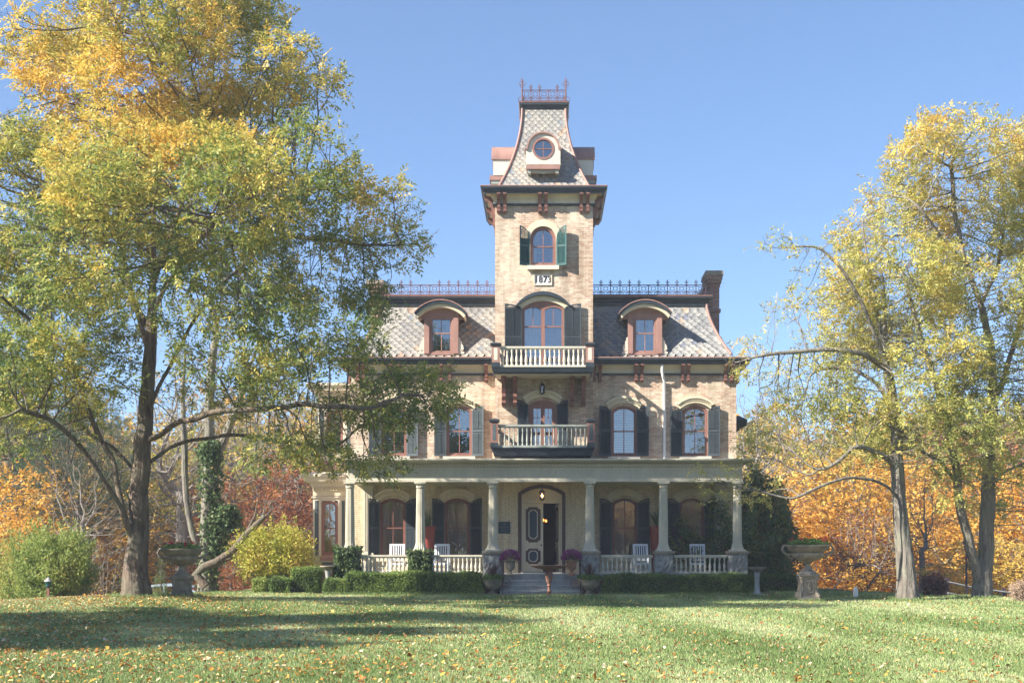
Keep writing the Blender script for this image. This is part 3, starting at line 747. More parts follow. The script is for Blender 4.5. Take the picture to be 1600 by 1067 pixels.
# ---- balconies
def baluster_prof(h, r): return [(r*.9, 0), (r*.9, h*.08), (r*.55, h*.12), (r*.75, h*.17), (r, h*.30), (r*.85, h*.42), (r*.45, h*.68), (r*.42, h*.78), (r*.75, h*.84), (r*.55, h*.89), (r*.9, h*.92), (r*.9, h)]
def balustrade(parent, x0, x1, y, z0, z1, n, mat, r=.045, side=None, name='balustrade'):
    if side is None: b = MB().box(x0, x1, y-.06, y+.06, z0, z0+.07).box(x0, x1, y-.07, y+.07, z1-.06, z1).box(x0, x1, y-.045, y+.045, z1-.10, z1-.06)
    else: b = MB().box(side-.06, side+.06, x0, x1, z0, z0+.07).box(side-.07, side+.07, x0, x1, z1-.06, z1)
    bo = b.build(name, M[mat], parent)
    h = z1-.10-(z0+.07)
    proto = None
    for i in range(n):
        a = x0+(x1-x0)*(i+.5)/n; c = (a, y, z0+.07) if side is None else (side, a, z0+.07)
        if proto is None:
            proto = MB().lathe(baluster_prof(h, r), (0, 0, 0), 10).build('baluster', M[mat], None, 50); proto.parent = bo
            proto.location = Vector(c)-origin(bo); o = proto
        else:
            o = proto.copy(); link(o); o.parent = bo; o.location = Vector(c)-origin(parent)
    return bo
def post(parent, x, y, z0, z1, w, body, panel, cap, base):
    p = MB().box(x-w/2, x+w/2, y-w/2, y+w/2, z0, z1).build('post', M[body], parent)
    MB().ring([(.0, z1-.05), (.05, z1-.02), (.06, z1+.04), (.02, z1+.06), (-w*.45, z1+.1), (-w*.45, z1-.05)], x-w/2, x+w/2, y-w/2, y+w/2).build('cap', M[cap], p)
    MB().ring([(.012, z0), (.012, z0+.16), (-.02, z0+.17), (-.02, z0)], x-w/2, x+w/2, y-w/2, y+w/2).build('base', M[base], p)
    MB().box(x-w*.24, x+w*.24, y-w/2-.008, y-w/2+.01, z0+.24, z1-.12).build('panel', M[panel], p)
yb_ = 44.65
ub = H
fz0 = Z(585, yb_); fz1 = Z(574, yb_)
MB().box(-1.70, 1.62, yb_+.0, DT, fz0, fz0+.14).build('balcony_soffit', M['cream'], H)
MB().ring([(.03, fz0+.02), (.08, fz0+.08), (.10, fz0+.16), (.13, fz1), (-.1, fz1), (-.1, fz0+.02)], -1.70, 1.62, yb_, DT-.16).box(-1.6, 1.5, yb_+.1, DT, fz0+.15, fz1-.005).build('balcony_floor', M['dark'], H)
rz = Z(541.5, yb_)
balustrade(H, -1.53, 1.45, yb_, fz1+.001, rz, 18, 'ivory', .055)
for sx in (-1.68, 1.60):
    balustrade(H, yb_+.15, DT-.02, 0, fz1+.001, rz, 6, 'ivory', .055, side=sx)
    post(H, sx, yb_+.02, fz1, Z(539, yb_), .27, 'copper', 'ivory', 'dark', 'dark')
for px in (787.5, 805, 893.5, 911): 
    bracket(X(px, DT), .13, .95, .98, DT, fz0-.002, H)
# lower balcony sits on the porch roof
lz0 = Z(713, yb_); lz1 = Z(699, yb_)
MB().ring([(-.10, lz0), (-.07, lz0+.05), (-.02, lz1-.06), (.03, lz1-.04), (.03, lz1), (-.3, lz1), (-.3, lz0)], -1.83, 1.74, yb_-.06, DT-.05).box(-1.6, 1.5, yb_+.2, DT, lz1-.06, lz1-.012).build('balcony_base', M['dark'], H)
rz = Z(663.5, yb_)
balustrade(H, -1.60, 1.51, yb_, lz1+.001, rz, 20, 'grey_green', .036)  # grey green tone holds the shade of the balcony above
for sx in (-1.73, 1.64):
    balustrade(H, yb_+.15, DT-.02, 0, lz1+.001, rz, 6, 'grey_green', .036, side=sx)
    post(H, sx, yb_+.0, lz1, Z(658, yb_), .25, 'frame', 'shutter_grey', 'dark', 'dark')
# balcony door with panes
xc, w_, zb, zt, rise = D2
door = MB().plate(arch(xc, w_-.006, zb, zt-.003, rise), [arch(xc, w_-.22, zb-.001+.03, zt-.11, rise*.75)], DT+.03, DT+.16).build('balcony_door', M['frame'], H)
for s in (-1, 1):
    c = xc+s*.2; d = MB().plate([(c-.195, zb), (c+.195, zb), (c+.195, zt-.11), (c-.195, zt-.11)], [[(c-.13, zb+.35), (c+.13, zb+.35), (c+.13, zt-.30), (c-.13, zt-.30)]], DT+.08, DT+.12)
    d.box(c-.008, c+.008, DT+.085, DT+.11, zb+.35, zt-.30)
    for k in range(1, 5): zz = zb+.35+(zt-.30-zb-.35)*k/5; d.box(c-.13, c+.13, DT+.084, DT+.112, zz-.008, zz+.008)
    d.build('door_leaf', M['frame'], door)
    MB().add([(c-.13, DT+.1, zb+.35), (c+.13, DT+.1, zb+.35), (c+.13, DT+.1, zt-.30), (c-.13, DT+.1, zt-.30)], [(0, 1, 2, 3)]).build('pane', M['glass'], door, recalc=False)
hood(H, xc, 1.32, zt-rise+.04, rise+.06, .22, DT)
for s in (-1, 1): shutter(H, xc+s*(w_/2), s, .40, zb+.02, zt-.01, rise, w_/2, DT-.02, 8, 'shutter')
# downpipe
xd = X(1033.5); m = MB(); zq = Z(573)
m.tube([(xd, DW-.30, zq+.06), (xd, DW-.30, zq-.22), (xd+.05, DW-.2, zq-.42), (xd+.10, DW-.08, zq-.55), (xd+.10, DW-.08, 4.75)], .052, 12)
for z in (7.2, 6.0, 5.0): m.box(xd+.03, xd+.17, DW-.08, DW, z-.02, z+.02)
m.build('downpipe', M['white'], H, 50)

# ---- porch
PX0, PX1 = X(540, DP), X(1161, DP); PF = .68
po = MB()
po.box(PX0+.02, PX1-.02, DP-.12, DW, PF-.12, PF).build('porch_floor', M['stepstone'], H)
MB().box(PX0+.1, PX1-.1, DP+.05, DW, 0, PF-.12).build('porch_base', M['stone'], H)
ze0, ze1 = Z(752.5, 43.85), Z(716, 43.45)
MB().box(PX0+.05, PX1-.05, DP-.12, DW-.02, ze0+.10, ze0+.16).build('porch_ceiling', M['cream'], H)
def entab(prof, name, mat):
    return MB().ring(prof, PX0+.05, PX1-.05, DP-.13, DW+.5).build(name, M[mat], H)
# three-sided beam: the ring's rear side runs inside the house wall
MB().ring([(.02, ze0), (.02, ze0+.09), (.0, ze0+.10), (0, ze0+.50), (-.26, ze0+.50), (-.26, ze0)], PX0+.05, PX1-.05, DP-.13, DW+.2).build('architrave', M['porch'], H)
MB().ring([(.0, ze0+.50), (.04, ze0+.51), (.04, ze0+.62), (.30, ze0+.66), (.33, ze1-.10), (.40, ze1-.05), (.40, ze1), (-.2, ze1), (-.2, ze0+.50)], PX0+.05, PX1-.05, DP-.13, DW+.2).build('porch_cornice', M['porch'], H)
MB().box(PX0-.1, PX1+.1, DP-.3, DW, ze1-.03, ze1+.012).build('porch_roof', M['deck'], H)
m = MB(); x = PX0+.08
while x < PX1-.06: m.box(x, x+.058, DP-.225, DP-.169, ze0+.515, ze0+.605); x += .115
m.build('dentils', M['cream'], H)
cols = [547, 657, 770, 921.5, 1036.5, 1152]
for px in cols[1:]:
    x = X(px, DP); m = MB().prism([(x+.10*math.cos(q*.3927), ze0+.31+.10*math.sin(q*.3927)) for q in range(16)], DP-.165, DP-.12, 'y')
    m.prism([(x+.06*math.cos(q*.3927), ze0+.31+.06*math.sin(q*.3927)) for q in range(16)], DP-.18, DP-.16, 'y').build('roundel', M['porch'], H)
zcap = Z(860.5, DP)
proto = None
for px in cols:
    x = X(px, DP)
    if proto is None:
        h = ze0-zcap-.0
        prof = [(.25, 0), (.25, .05), (.225, .07), (.19, .16), (.165, .26), (.160, .32), (.158, h*.35), (.135, h-.26), (.13, h-.2)]
        m = MB(); m.lathe(prof, (0, 0, 0), 40, flute=.14)
        m.box(-.26, .26, -.26, .26, -.0, .045); m.lathe([(.15, h-.2), (.16, h-.17), (.145, h-.16), (.145, h-.12), (.17, h-.09), (.185, h-.06), (.185, h-.05)], (0, 0, 0), 24); m.box(-.2, .2, -.2, .2, h-.06, h-.002)
        proto = m.build('column', M['porch'], None, 25); proto.parent = H; o = proto
    else: o = proto.copy(); link(o); o.parent = H
    o.location = (x, DP-DW, zcap)
for s, px in ((-1, 547), (1, 1152)):   # pilasters on the wall behind
    x = X(px, DP)*1.0 - s*.28; m = MB().box(x-.17, x+.17, DW-.14, DW+.01, PF, ze0+.1)
    for q in range(5): m.box(x-.13+q*.06, x-.105+q*.06, DW-.155, DW-.14, PF+.8, ze0-.15)
    m.box(x-.2, x+.2, DW-.18, DW+.01, ze0-.12, ze0); m.box(x-.2, x+.2, DW-.18, DW, PF+.6, PF+.72); m.build('pilaster', M['porch'], H)
# stone piers: rock-faced
def rockbox(x0, x1, y0, y1, z0, z1, seed, nx=7, nz=6, amp=.05):
    rg = random.Random(seed); bm = bmesh.new()
    m = MB()
    def face(P, nu, nv):
        vs = []
        for j in range(nv+1):
            for i in range(nu+1):
                e = 0 if (i in (0, nu) or j in (0, nv)) else rg.uniform(-.2, 1)*amp
                vs.append(P(i/nu, j/nv, e))
        m.add(vs, [(j*(nu+1)+i, j*(nu+1)+i+1, (j+1)*(nu+1)+i+1, (j+1)*(nu+1)+i) for j in range(nv) for i in range(nu)])
    zs = [z0, z0+(z1-z0)*.5, z1]
    for a, b in zip(zs[:-1], zs[1:]):
        b -= .012
        face(lambda u, v, e: (x0+(x1-x0)*u, y0-e, a+(b-a)*v), nx, nz)
        face(lambda u, v, e: (x1+e, y0+(y1-y0)*u, a+(b-a)*v), nx, nz)
        face(lambda u, v, e: (x0-e, y1+(y0-y1)*u, a+(b-a)*v), nx, nz)
        face(lambda u, v, e: (x1+(x0-x1)*u, y1+e, a+(b-a)*v), nx, nz)
    m.box(x0+.01, x1-.01, y0+.01, y1-.01, z0, z1)
    return m
for i, px in enumerate(cols):
    x = X(px, DP); wq = .30
    p = rockbox(x-wq, x+wq, DP-.28, DP+.28, 0, zcap-.1, 40+i).build('pier', M['stone'], H, recalc=False)
    MB().ring([(.05, zcap-.1), (.06, zcap-.08), (.06, zcap-.02), (.04, zcap), (-.25, zcap), (-.25, zcap-.1)], x-wq, x+wq, DP-.28, DP+.28).box(x-.2, x+.2, DP-.2, DP+.2, zcap-.08, zcap-.004).build('pier_cap', M['caststone'], p)
rt = Z(866.5, DP)
for a, b, n in ((547, 657, 12), (657, 770, 12), (921.5, 1036.5, 11), (1036.5, 1152, 11)):
    balustrade(H, X(a, DP)+.36, X(b, DP)-.36, DP, PF+.03, rt, n, 'porch', .05)
for px in (547, 1152): balustrade(H, DP+.3, DW-.2, 0, PF+.03, rt, 10, 'porch', .05, side=X(px, DP))
# steps
m = MB(); 
for k in range(4):
    zt_ = PF-.02-.17*k; m.box(X(784, 43.5)-.02*k, X(906, 43.5)+.02*k, DP-.15-.3*k, DP+.2, zt_-.045, zt_); m.box(X(785, 43.5)-.02*k, X(905, 43.5)+.02*k, DP-.11-.3*k, DP+.2, max(0, zt_-.17), zt_-.045)
m.build('steps', M['stepstone'], H)
for px in (786, 906.5):
    x = X(px, 43.2); m = MB()
    m.tube([(x, DP-.2, PF), (x, DP-.2, 1.42)], .018, 6); m.tube([(x, DP-1.15, 0), (x, DP-1.15, .85)], .018, 6)
    m.tube([(x, DP-.2, 1.40), (x, DP-1.15, .84), (x, DP-1.27, .74), (x, DP-1.24, .68)], .02, 6); m.tube([(x, DP-.2, .95), (x, DP-1.15, .38)], .012, 6)
    for k in range(1, 7): yy = DP-.2-.95*k/7; m.tube([(x, yy, .95-.57*k/7), (x, yy, 1.40-.56*k/7)], .009, 5)
    m.build('handrail', M['iron'], H)
# front door
xc, w_, zb, zt, rise = D1
fr = MB().plate(arch(xc, w_-.006, zb, zt-.003, rise), [arch(xc, w_-.24, zb+.001, zt-.12, rise*.85)], DT-.04, DT+.1)
fdoor = fr.build('front_door', M['dark_brown'], H)
ztr = Z(785, DT)
MB().plate(arch(xc, w_-.242, zb, zt-.122, rise*.85), [arch(xc, w_-.36, ztr+.09, zt-.18, rise*.8), [(xc-.67, zb), (xc+.67, zb), (xc+.67, ztr-.02), (xc-.67, ztr-.02)]], DT+.06, DT+.16).build('inner_frame', M['cream'], fdoor)
MB().plate(arch(xc, w_-.30, ztr+.05, zt-.15, rise*.8), [], DT+.13, DT+.15).build('transom_panel', M['cream'], fdoor)
def leaf(xf, w):
    m = MB(xf); h = ztr-.03-zb-.01; m.box(0, w, -.05, 0, 0, h); 
    def octo(x0, x1, z0, z1, c): return [(x0+c, z0), (x1-c, z0), (x1, z0+c), (x1, z1-c), (x1-c, z1), (x0+c, z1), (x0, z1-c), (x0, z0+c)]
    def notch(x0, x1, z0, z1, c): return [(x0+c, z0), (x1-c, z0), (x1-c, z0+c*.6), (x1, z0+c*.9), (x1, z1-c*.9), (x1-c, z1-c*.6), (x1-c, z1), (x0+c, z1), (x0+c, z1-c*.6), (x0, z1-c*.9), (x0, z0+c*.9), (x0+c, z0+c*.6)]
    a, b = w*.13, w*.87
    d = m.build('door_leaf', M['ivory'] if False else M['cream'], fdoor, org=None)
    z1, z2 = h*.44, h*.95; z3, z4 = h*.13, h*.35
    p = MB(xf); p.prism(notch(a, b, z1, z2, .09), -.066, -.05, 'y'); p.prism(notch(a, b, z3, z4, .09), -.066, -.05, 'y'); p.build('door_moulding', M['dark_brown'], fdoor)
    p = MB(xf); p.prism(octo(a+.10, b-.10, z1+.12, z2-.10, .09), -.08, -.066, 'y'); p.prism(octo(a+.10, b-.10, z3+.07, z4-.07, .08), -.08, -.066, 'y'); p.build('door_moulding', M['copper'] if False else M['ivory'], fdoor)
    p = MB(xf); p.prism(octo(a+.13, b-.13, z1+.15, z2-.13, .08), -.088, -.08, 'y'); p.prism(octo(a+.13, b-.13, z3+.10, z4-.10, .07), -.088, -.08, 'y'); p.build('door_panel', M['plaque'], fdoor)
    p = MB(xf); p.lathe([(.028, 0), (.03, .02), (.02, .05), (.0, .06)], (w-.07, -.07, h*.39), 10); p.build('door_knob', M['iron'], fdoor)
leaf(Matrix.Translation((xc-.67, DT+.14, zb+.01)), .72)
leaf(Matrix.Translation((xc+.665, DT+.14, zb+.01)) @ Matrix.Rotation(R(180-78), 4, 'Z') @ Matrix.Scale(-1, 4, (0, 1, 0)), .62)
MB().box(xc-.75, xc+.75, DT-.1, DT+.2, PF-.01, PF+.025).build('threshold', M['stepstone'], fdoor)
# a bright streak of window reveals: interior chandelier
ch = thing('chandelier', (X(849, 48.2), 48.2, 2.62), 'small lit chandelier glowing in the dark hall behind the open front door', 'chandelier')
m = MB().tube([(0, 0, 1.0), (0, 0, 0)], .012, 6)
bl = []
for (dx, dz) in ((.0, -.0), (.10, -.03), (-.05, -.20)):
    m.tube([(0, 0, 0), (dx*.6, -.05, -.12), (dx, -.06, dz-.05)], .01, 5); bl.append((dx, -.06, dz))
m.build('arm_frame', M['iron'], ch, org=(0, 0, 0)).location = (0, 0, 0)
for b in bl: 
    o = MB().lathe([(.0, -.05), (.035, -.02), (.04, .02), (.02, .05), (.0, .07)], b, 12).build('bulb', M['dimbulb'], ch, 60, org=(0, 0, 0)); o.location = (0, 0, 0)
# lanterns
def lantern(loc, hang, label, lit):
    t = thing('lantern', loc, label, 'lantern'); O = (0, 0, 0)
    m = MB(); 
    if hang: m.tube([(0, 0, .72), (0, 0, .24)], .008, 6)
    else: m.tube([(0, .28, .16), (0, .1, .30), (0, 0, .24)], .012, 6); m.box(-.05, .05, .26, .285, .06, .26)
    m.lathe([(.0, .26), (.02, .24), (.03, .20), (.10, .13), (.11, .11)], (0, 0, 0), 8); m.lathe([(.09, -.13), (.085, -.15), (.03, -.18), (.0, -.2)], (0, 0, 0), 8)
    for q in range(6): a = q*math.pi/3; m.tube([(.09*math.cos(a), .09*math.sin(a), .12), (.08*math.cos(a), .08*math.sin(a), -.14)], .007, 4)
    m.build('cage', M['iron'], t, org=O).location = O
    MB().lathe([(.075, -.13), (.085, .11)], (0, 0, 0), 6).build('glass', M['lampglass'], t, org=O).location = O
    MB().lathe([(.0, -.07), (.03, -.04), (.035, .0), (.012, .06), (.0, .07)], (0, 0, 0), 10).build('bulb', M['bulb'] if lit else M['curtain'], t, org=O).location = O
lantern((X(847, 45.4), 45.4, Z(774, 45.4)), True, 'lit black lantern hanging in front of the arched panel over the front door', True)
lantern((X(847, DT-.28), DT-.28, Z(608, DT-.28)), False, 'small unlit black lantern on the brick wall above the balcony door', False)
# wall plaque, letters too small to read in the photo: raised emblem and lines
pq = thing('plaque', (X(788, DT), DT, Z(824, DT)), 'square dark blue plaque on the cream brick wall left of the front door', 'plaque')
MB().box(-.215, .215, -.03, 0, -.215, .215).build('plate', M['plaque'], pq, org=(0, 0, 0)).location = (0, 0, 0)
m = MB().prism([(.05*math.cos(q_*.785), .13+.06*math.sin(q_*.785)) for q_ in range(8)], -.036, -.03, 'y').box(-.18, .18, -.034, -.03, -.005, .03).box(-.12, .12, -.034, -.03, -.085, -.075).box(-.05, .05, -.034, -.03, -.135, -.115)
m.build('emblem', M['shutter_grey'], pq, org=(0, 0, 0)).location = (0, 0, 0)

# ---- bay window tower on the left side wall
BY = 49.0; bx0, bx1 = fx(493, BY), fx(548, BY)+.12
def bay(z0, z1, zw0, zw1, cap0, cap1, xw0, xw1):
    bx = fx(xw0, BY); xe = XL+.02
    b = MB().plate([(bx, z0), (xe, z0), (xe, z1), (bx, z1)], [[(fx(xw0+13, BY), zw0), (fx(xw1-14, BY), zw0), (fx(xw1-14, BY), zw1), (fx(xw0+13, BY), zw1)]], BY, BY+.15)
    b.box(bx, bx+.15, BY+.15, BY+2.4, z0, z1).box(bx, xe, BY+2.4, BY+2.55, z0, z1)
    bo = b.build('bay_window', M['ivory'], H)
    # dark inset strips and corner fillets
    m = MB().box(fx(xw0+3, BY), fx(xw0+9, BY), BY-.012, BY+.01, zw0, zw1).box(fx(xw1-8, BY), fx(xw1-3, BY), BY-.012, BY+.01, zw0, zw1); m.build('side_panel', M['shutter_grey'], bo)
    MB().box(bx-.05, xe, BY-.04, BY, zw1+.10, zw1+.17).box(bx-.03, xe, BY-.03, BY, zw0-.2, zw0-.1).build('fillet', M['ivory'], bo)
    xm = (fx(xw0+13, BY)+fx(xw1-14, BY))/2; ww = fx(xw1-14, BY)-fx(xw0+13, BY)
    window(H, (xm, ww, zw0, zw1-.0, .12), BY-.03, blind=(z0 > 4), curtain=.55, glassm='glass', fw=.09)
    MB().ring([(.02, cap0), (.10, cap0+.1), (.10, cap0+.18), (.30, cap0+.24), (.33, cap0+.36), (.40, cap0+.42), (.40, cap0+.52), (.20, cap1), (-.3, cap1), (-.3, cap0)], bx, xe, BY, BY+2.5).build('bay_cornice', M['ivory'], bo)
    m = MB(); x = bx
    while x < xe-.05: m.box(x, x+.06, BY-.09, BY-.02, cap0-.10, cap0); x += .11
    m.box(bx, xe, BY-.025, BY+.001, cap0-.3, cap0-.001, M['cream']); m.build('dentils', M['cream'], bo)
    return bo
bay(4.9, fz(632, BY), fz(707, BY), fz(641, BY), fz(621, BY), fz(600, BY), 497, 550)
b1 = bay(.0, fz(775, BY), fz(868, BY), fz(782, BY), fz(762, BY), fz(738, BY), 489, 542)
MB().box(fx(500, BY), fx(531, BY), BY-.1, BY+.02, fz(875, BY), fz(868.5, BY)).build('sill', M['copper'], b1)
MB().box(fx(503, BY), fx(528, BY), BY-.015, BY+.01, fz(886, BY), fz(878, BY)).build('panel', M['shutter_grey'], b1)
MB().box(fx(487, BY), fx(545, BY), BY-.06, BY+.1, 0, fz(894, BY)).build('plinth', M['brick_red'], b1)
MB().box(fx(487, BY), XL+.01, BY-.02, BY+2.5, 4.3, 4.9).build('bay_skirt', M['copper'], b1)
# right rear wing seen past the corner
rw = MB().box(XR+.02, XR+.72, 52.2, 56, 0, 6.7).build('side_bay', M['brick'], H)
MB().ring([(0, 6.2), (.10, 6.25), (.25, 6.45), (.45, 6.5), (.5, 6.75), (.2, 6.95), (-.3, 6.95), (-.3, 6.2)], XR+.02, XR+.72, 52.2, 56).build('side_bay_cornice', M['dark'], rw)
MB().ring([(0, 4.2), (.2, 4.3), (.25, 4.5), (-.1, 4.5), (-.1, 4.2)], XR+.02, XR+.72, 52.2, 56).build('side_bay_string', M['dark'], rw)
# ================================================================== GROUND
def d0f(x):
    return np.interp(x, [-60, -24, -16, -12, -10, 10, 12, 16, 24, 60], [14, 27, 36, 45.5, 62, 62, 45, 39, 33, 22])
def ground_z(x, y):
    x = np.asarray(x, float); y = np.asarray(y, float)
    e = np.maximum(0, y-d0f(x)); z = -np.minimum(3.8, .06*e**1.3)
    z = z + np.interp(y, [75, 125, 200, 1500], [0, 7, 9, 12])*np.clip((y-75)/30, 0, 1)
    z = z + .25*np.exp(-((x+11.1)**2+(y-35)**2)/16)
    return z + .03*np.sin(x*.35+1)*np.sin(y*.22) * np.clip(1-np.abs(y-25)/30, 0, 1)
def gz(x, y): return float(ground_z(x, y))
xs = np.unique(np.concatenate([np.arange(-36, 36.1, .6), -np.geomspace(36, 1400, 28), np.geomspace(36, 1400, 28)]))
ys = np.unique(np.concatenate([np.arange(-6, 80, .6), np.geomspace(80, 1500, 40), -np.geomspace(6, 500, 14)]))
gx, gy = np.meshgrid(xs, ys); gzv = ground_z(gx, gy); n = len(xs); mrows = len(ys)
V = np.stack([gx.ravel(), gy.ravel(), gzv.ravel()], 1); ii, jj = np.meshgrid(np.arange(n-1), np.arange(mrows-1))
a = (jj*n+ii).ravel(); Q = np.stack([a, a+1, a+n+1, a+n], 1)
def ground_mat():
    m, nt, N, L, b = new_mat('lawn_soil')
    n1 = noise(nt, .35, 5, .6, pos(nt)); n2 = noise(nt, 14, 5, .7, pos(nt)); n3 = noise(nt, 90, 3, .7, pos(nt))
    r = ramp(nt, [(.3, (.12,.125,.05)), (.5, (.17,.18,.075)), (.7, (.25,.23,.11))]); ad = nd(nt, 'ShaderNodeMath', operation='MULTIPLY_ADD')
    L.new(n2.outputs[0], ad.inputs[0]); ad.inputs[1].default_value = .5; ml = nd(nt, 'ShaderNodeMath', operation='MULTIPLY'); L.new(n1.outputs[0], ml.inputs[0]); ml.inputs[1].default_value = .5
    L.new(ml.outputs[0], ad.inputs[2]); L.new(ad.outputs[0], r.inputs[0])
    # bare brownish strip across the lawn in front of the house, and leaf litter beyond the crest
    g = nd(nt, 'ShaderNodeNewGeometry'); sp = nd(nt, 'ShaderNodeSeparateXYZ'); L.new(g.outputs['Position'], sp.inputs[0])
    w1 = nd(nt, 'ShaderNodeMath', operation='MULTIPLY_ADD'); L.new(n1.outputs[0], w1.inputs[0]); w1.inputs[1].default_value = 3.5; L.new(sp.outputs[1], w1.inputs[2])
    rb = ramp(nt, [(0, (0,0,0)), (.45, (0,0,0)), (.5, (1,1,1)), (.62, (1,1,1)), (.7, (0,0,0))]); mr = nd(nt, 'ShaderNodeMapRange'); mr.inputs[1].default_value = 22; mr.inputs[2].default_value = 52
    L.new(w1.outputs[0], mr.inputs[0]); L.new(mr.outputs[0], rb.inputs[0])
    rf = ramp(nt, [(.42, (0,0,0)), (.6, (1,1,1))]); L.new(n2.outputs[0], rf.inputs[0]); mm = nd(nt, 'ShaderNodeMath', operation='MULTIPLY'); L.new(rb.outputs[0], mm.inputs[0]); L.new(rf.outputs[0], mm.inputs[1])
    c = mixc(nt, mm.outputs[0], r.outputs[0], (.20,.13,.08))
    rl = nd(nt, 'ShaderNodeMapRange'); rl.inputs[1].default_value = 50; rl.inputs[2].default_value = 62; L.new(sp.outputs[1], rl.inputs[0])
    lit = ramp(nt, [(.35, (.16,.10,.05)), (.5, (.30,.17,.07)), (.65, (.42,.24,.08))]); L.new(n2.outputs[0], lit.inputs[0])
    c = mixc(nt, rl.outputs[0], c, lit.outputs[0]); L.new(c, b.inputs['Base Color']); b.inputs['Roughness'].default_value = .95; b.inputs['Specular IOR Level'].default_value = .1
    bump(nt, n3.outputs[0], .6, .03, b); return m
g_ = np_obj('ground', V, Q, ground_mat(), smooth=True); g_['kind'] = 'structure'

nr = np.random.default_rng(7)
def field(P, s, seed=0):
    """smooth pseudo-noise in 0..1 from summed sines"""
    P = np.asarray(P)*s; r = np.random.default_rng(seed); o = np.zeros(len(P)); tot = 0
    for k in range(5):
        d = r.normal(size=P.shape[1]); d /= np.linalg.norm(d); f = 1.0*1.6**k; a_ = 1/(1.4**k); o += a_*np.sin(P@d*f*2+r.uniform(0, 6)); tot += a_
    return np.clip(.5+.5*o/tot*1.6, 0, 1)

# ---- grass blades (nobody could count them)
def grass():
    n = 740000
    # even density on screen-ish: sample distance with more near
    d = 13.2 + (46-13.2)*nr.random(n)**1.35; hw = .44*d+3.5; x = (nr.random(n)*2-1)*hw
    x += .0; ok = (d < d0f(x)+1.5) & ~((np.abs(x) < 8.0) & (d > 43.0)); x = x[ok]; d = d[ok]; n = len(x)
    z = ground_z(x, d); P2 = np.stack([x, d], 1)
    f1 = field(P2, .22, 3); f2 = field(P2, 1.1, 4)
    h = (.020+.024*nr.random(n)+.014*f2)*(1+.012*(d-13)); w_ = .004+.0035*nr.random(n); w_ *= (1+.07*(d-13))
    an = nr.random(n)*math.pi; ln = nr.normal(0, .55, n)*h; la = nr.random(n)*6.28
    dx = np.cos(an)*w_; dy = np.sin(an)*w_
    V = np.empty((n, 3, 3)); V[:, 0] = np.stack([x-dx, d-dy, z-.005], 1); V[:, 1] = np.stack([x+dx, d+dy, z-.005], 1)
    V[:, 2] = np.stack([x+np.cos(la)*ln, d+np.sin(la)*ln, z+h], 1)
    t = np.clip(.12+.5*f1+.16*f2+nr.normal(0, .16, n), 0, 1)
    stripe = np.clip(np.sin((x+.10*d)*2*math.pi/3.0)*4, -1, 1)*.09*field(P2, .4, 12)*2; t = np.clip(t+stripe, 0, .93)
    t[nr.random(n) < .05] = 1.0
    # bare strip
    strip = (np.abs(d-38.5-1.2*np.sin(x*.3)) < 1.9) & (nr.random(n) < .55*(x > -4)*field(P2, .7, 9)*1.5); keep = ~strip
    V = V[keep].reshape(-1, 3); t = t[keep]
    # longer unmown blades round the trunks, pedestals and hedge feet
    B = []
    for (bx, by, br, k) in ((-11.1, 35, .62, 1500), (11.06, 39, .42, 900), (13.6, 40.5, .6, 1100), (fx(284.5, 35.6), 35.6, .42, 700), (fx(1262, 38.5), 38.5, .42, 700), (fx(858, 41), 41, .17, 160), (fx(75.5, 37), 37, .08, 120), (fx(1183, 42.4), 42.4, .18, 160)):
        a = nr.random(k)*6.28; r = br*(1+.35*nr.random(k)**2); B.append(np.stack([bx+r*np.cos(a), by+r*np.sin(a)], 1))
    for (x0, x1) in ((fx(506, 42.7), fx(751, 42.7)), (fx(944, 42.7), fx(1180, 42.7))):
        k = 2600; B.append(np.stack([x0+(x1-x0)*nr.random(k), 42.72-.12*nr.random(k)], 1))
    B = np.vstack(B); k = len(B); z = ground_z(B[:, 0], B[:, 1]); hh = .06+.09*nr.random(k); a = nr.random(k)*6.28; ln = nr.normal(0, .5, k)*hh
    W = np.empty((k, 3, 3)); dx = np.cos(a)*.009; dy = np.sin(a)*.009
    W[:, 0] = np.stack([B[:, 0]-dx, B[:, 1]-dy, z-.01], 1); W[:, 1] = np.stack([B[:, 0]+dx, B[:, 1]+dy, z-.01], 1); W[:, 2] = np.stack([B[:, 0]+ln*np.sin(a), B[:, 1]+ln*np.cos(a), z+hh], 1)
    V = np.vstack([V, W.reshape(-1, 3)]); t = np.concatenate([t, np.clip(nr.normal(.35, .15, k), 0, 1)])
    m = tinted('grass_blades', [(0,(.13,.205,.055)), (.35,(.22,.31,.10)), (.6,(.35,.43,.18)), (.85,(.47,.53,.27)), (.95,(.52,.51,.29)), (1,(.60,.48,.31))], .55, .25, .3)
    o = np_obj('grass', V, np.arange(len(V)).reshape(-1, 3), m, tint=t); o['kind'] = 'stuff'; tag(o, 'short mown grass of the lawn in front of the house', 'grass')
grass()
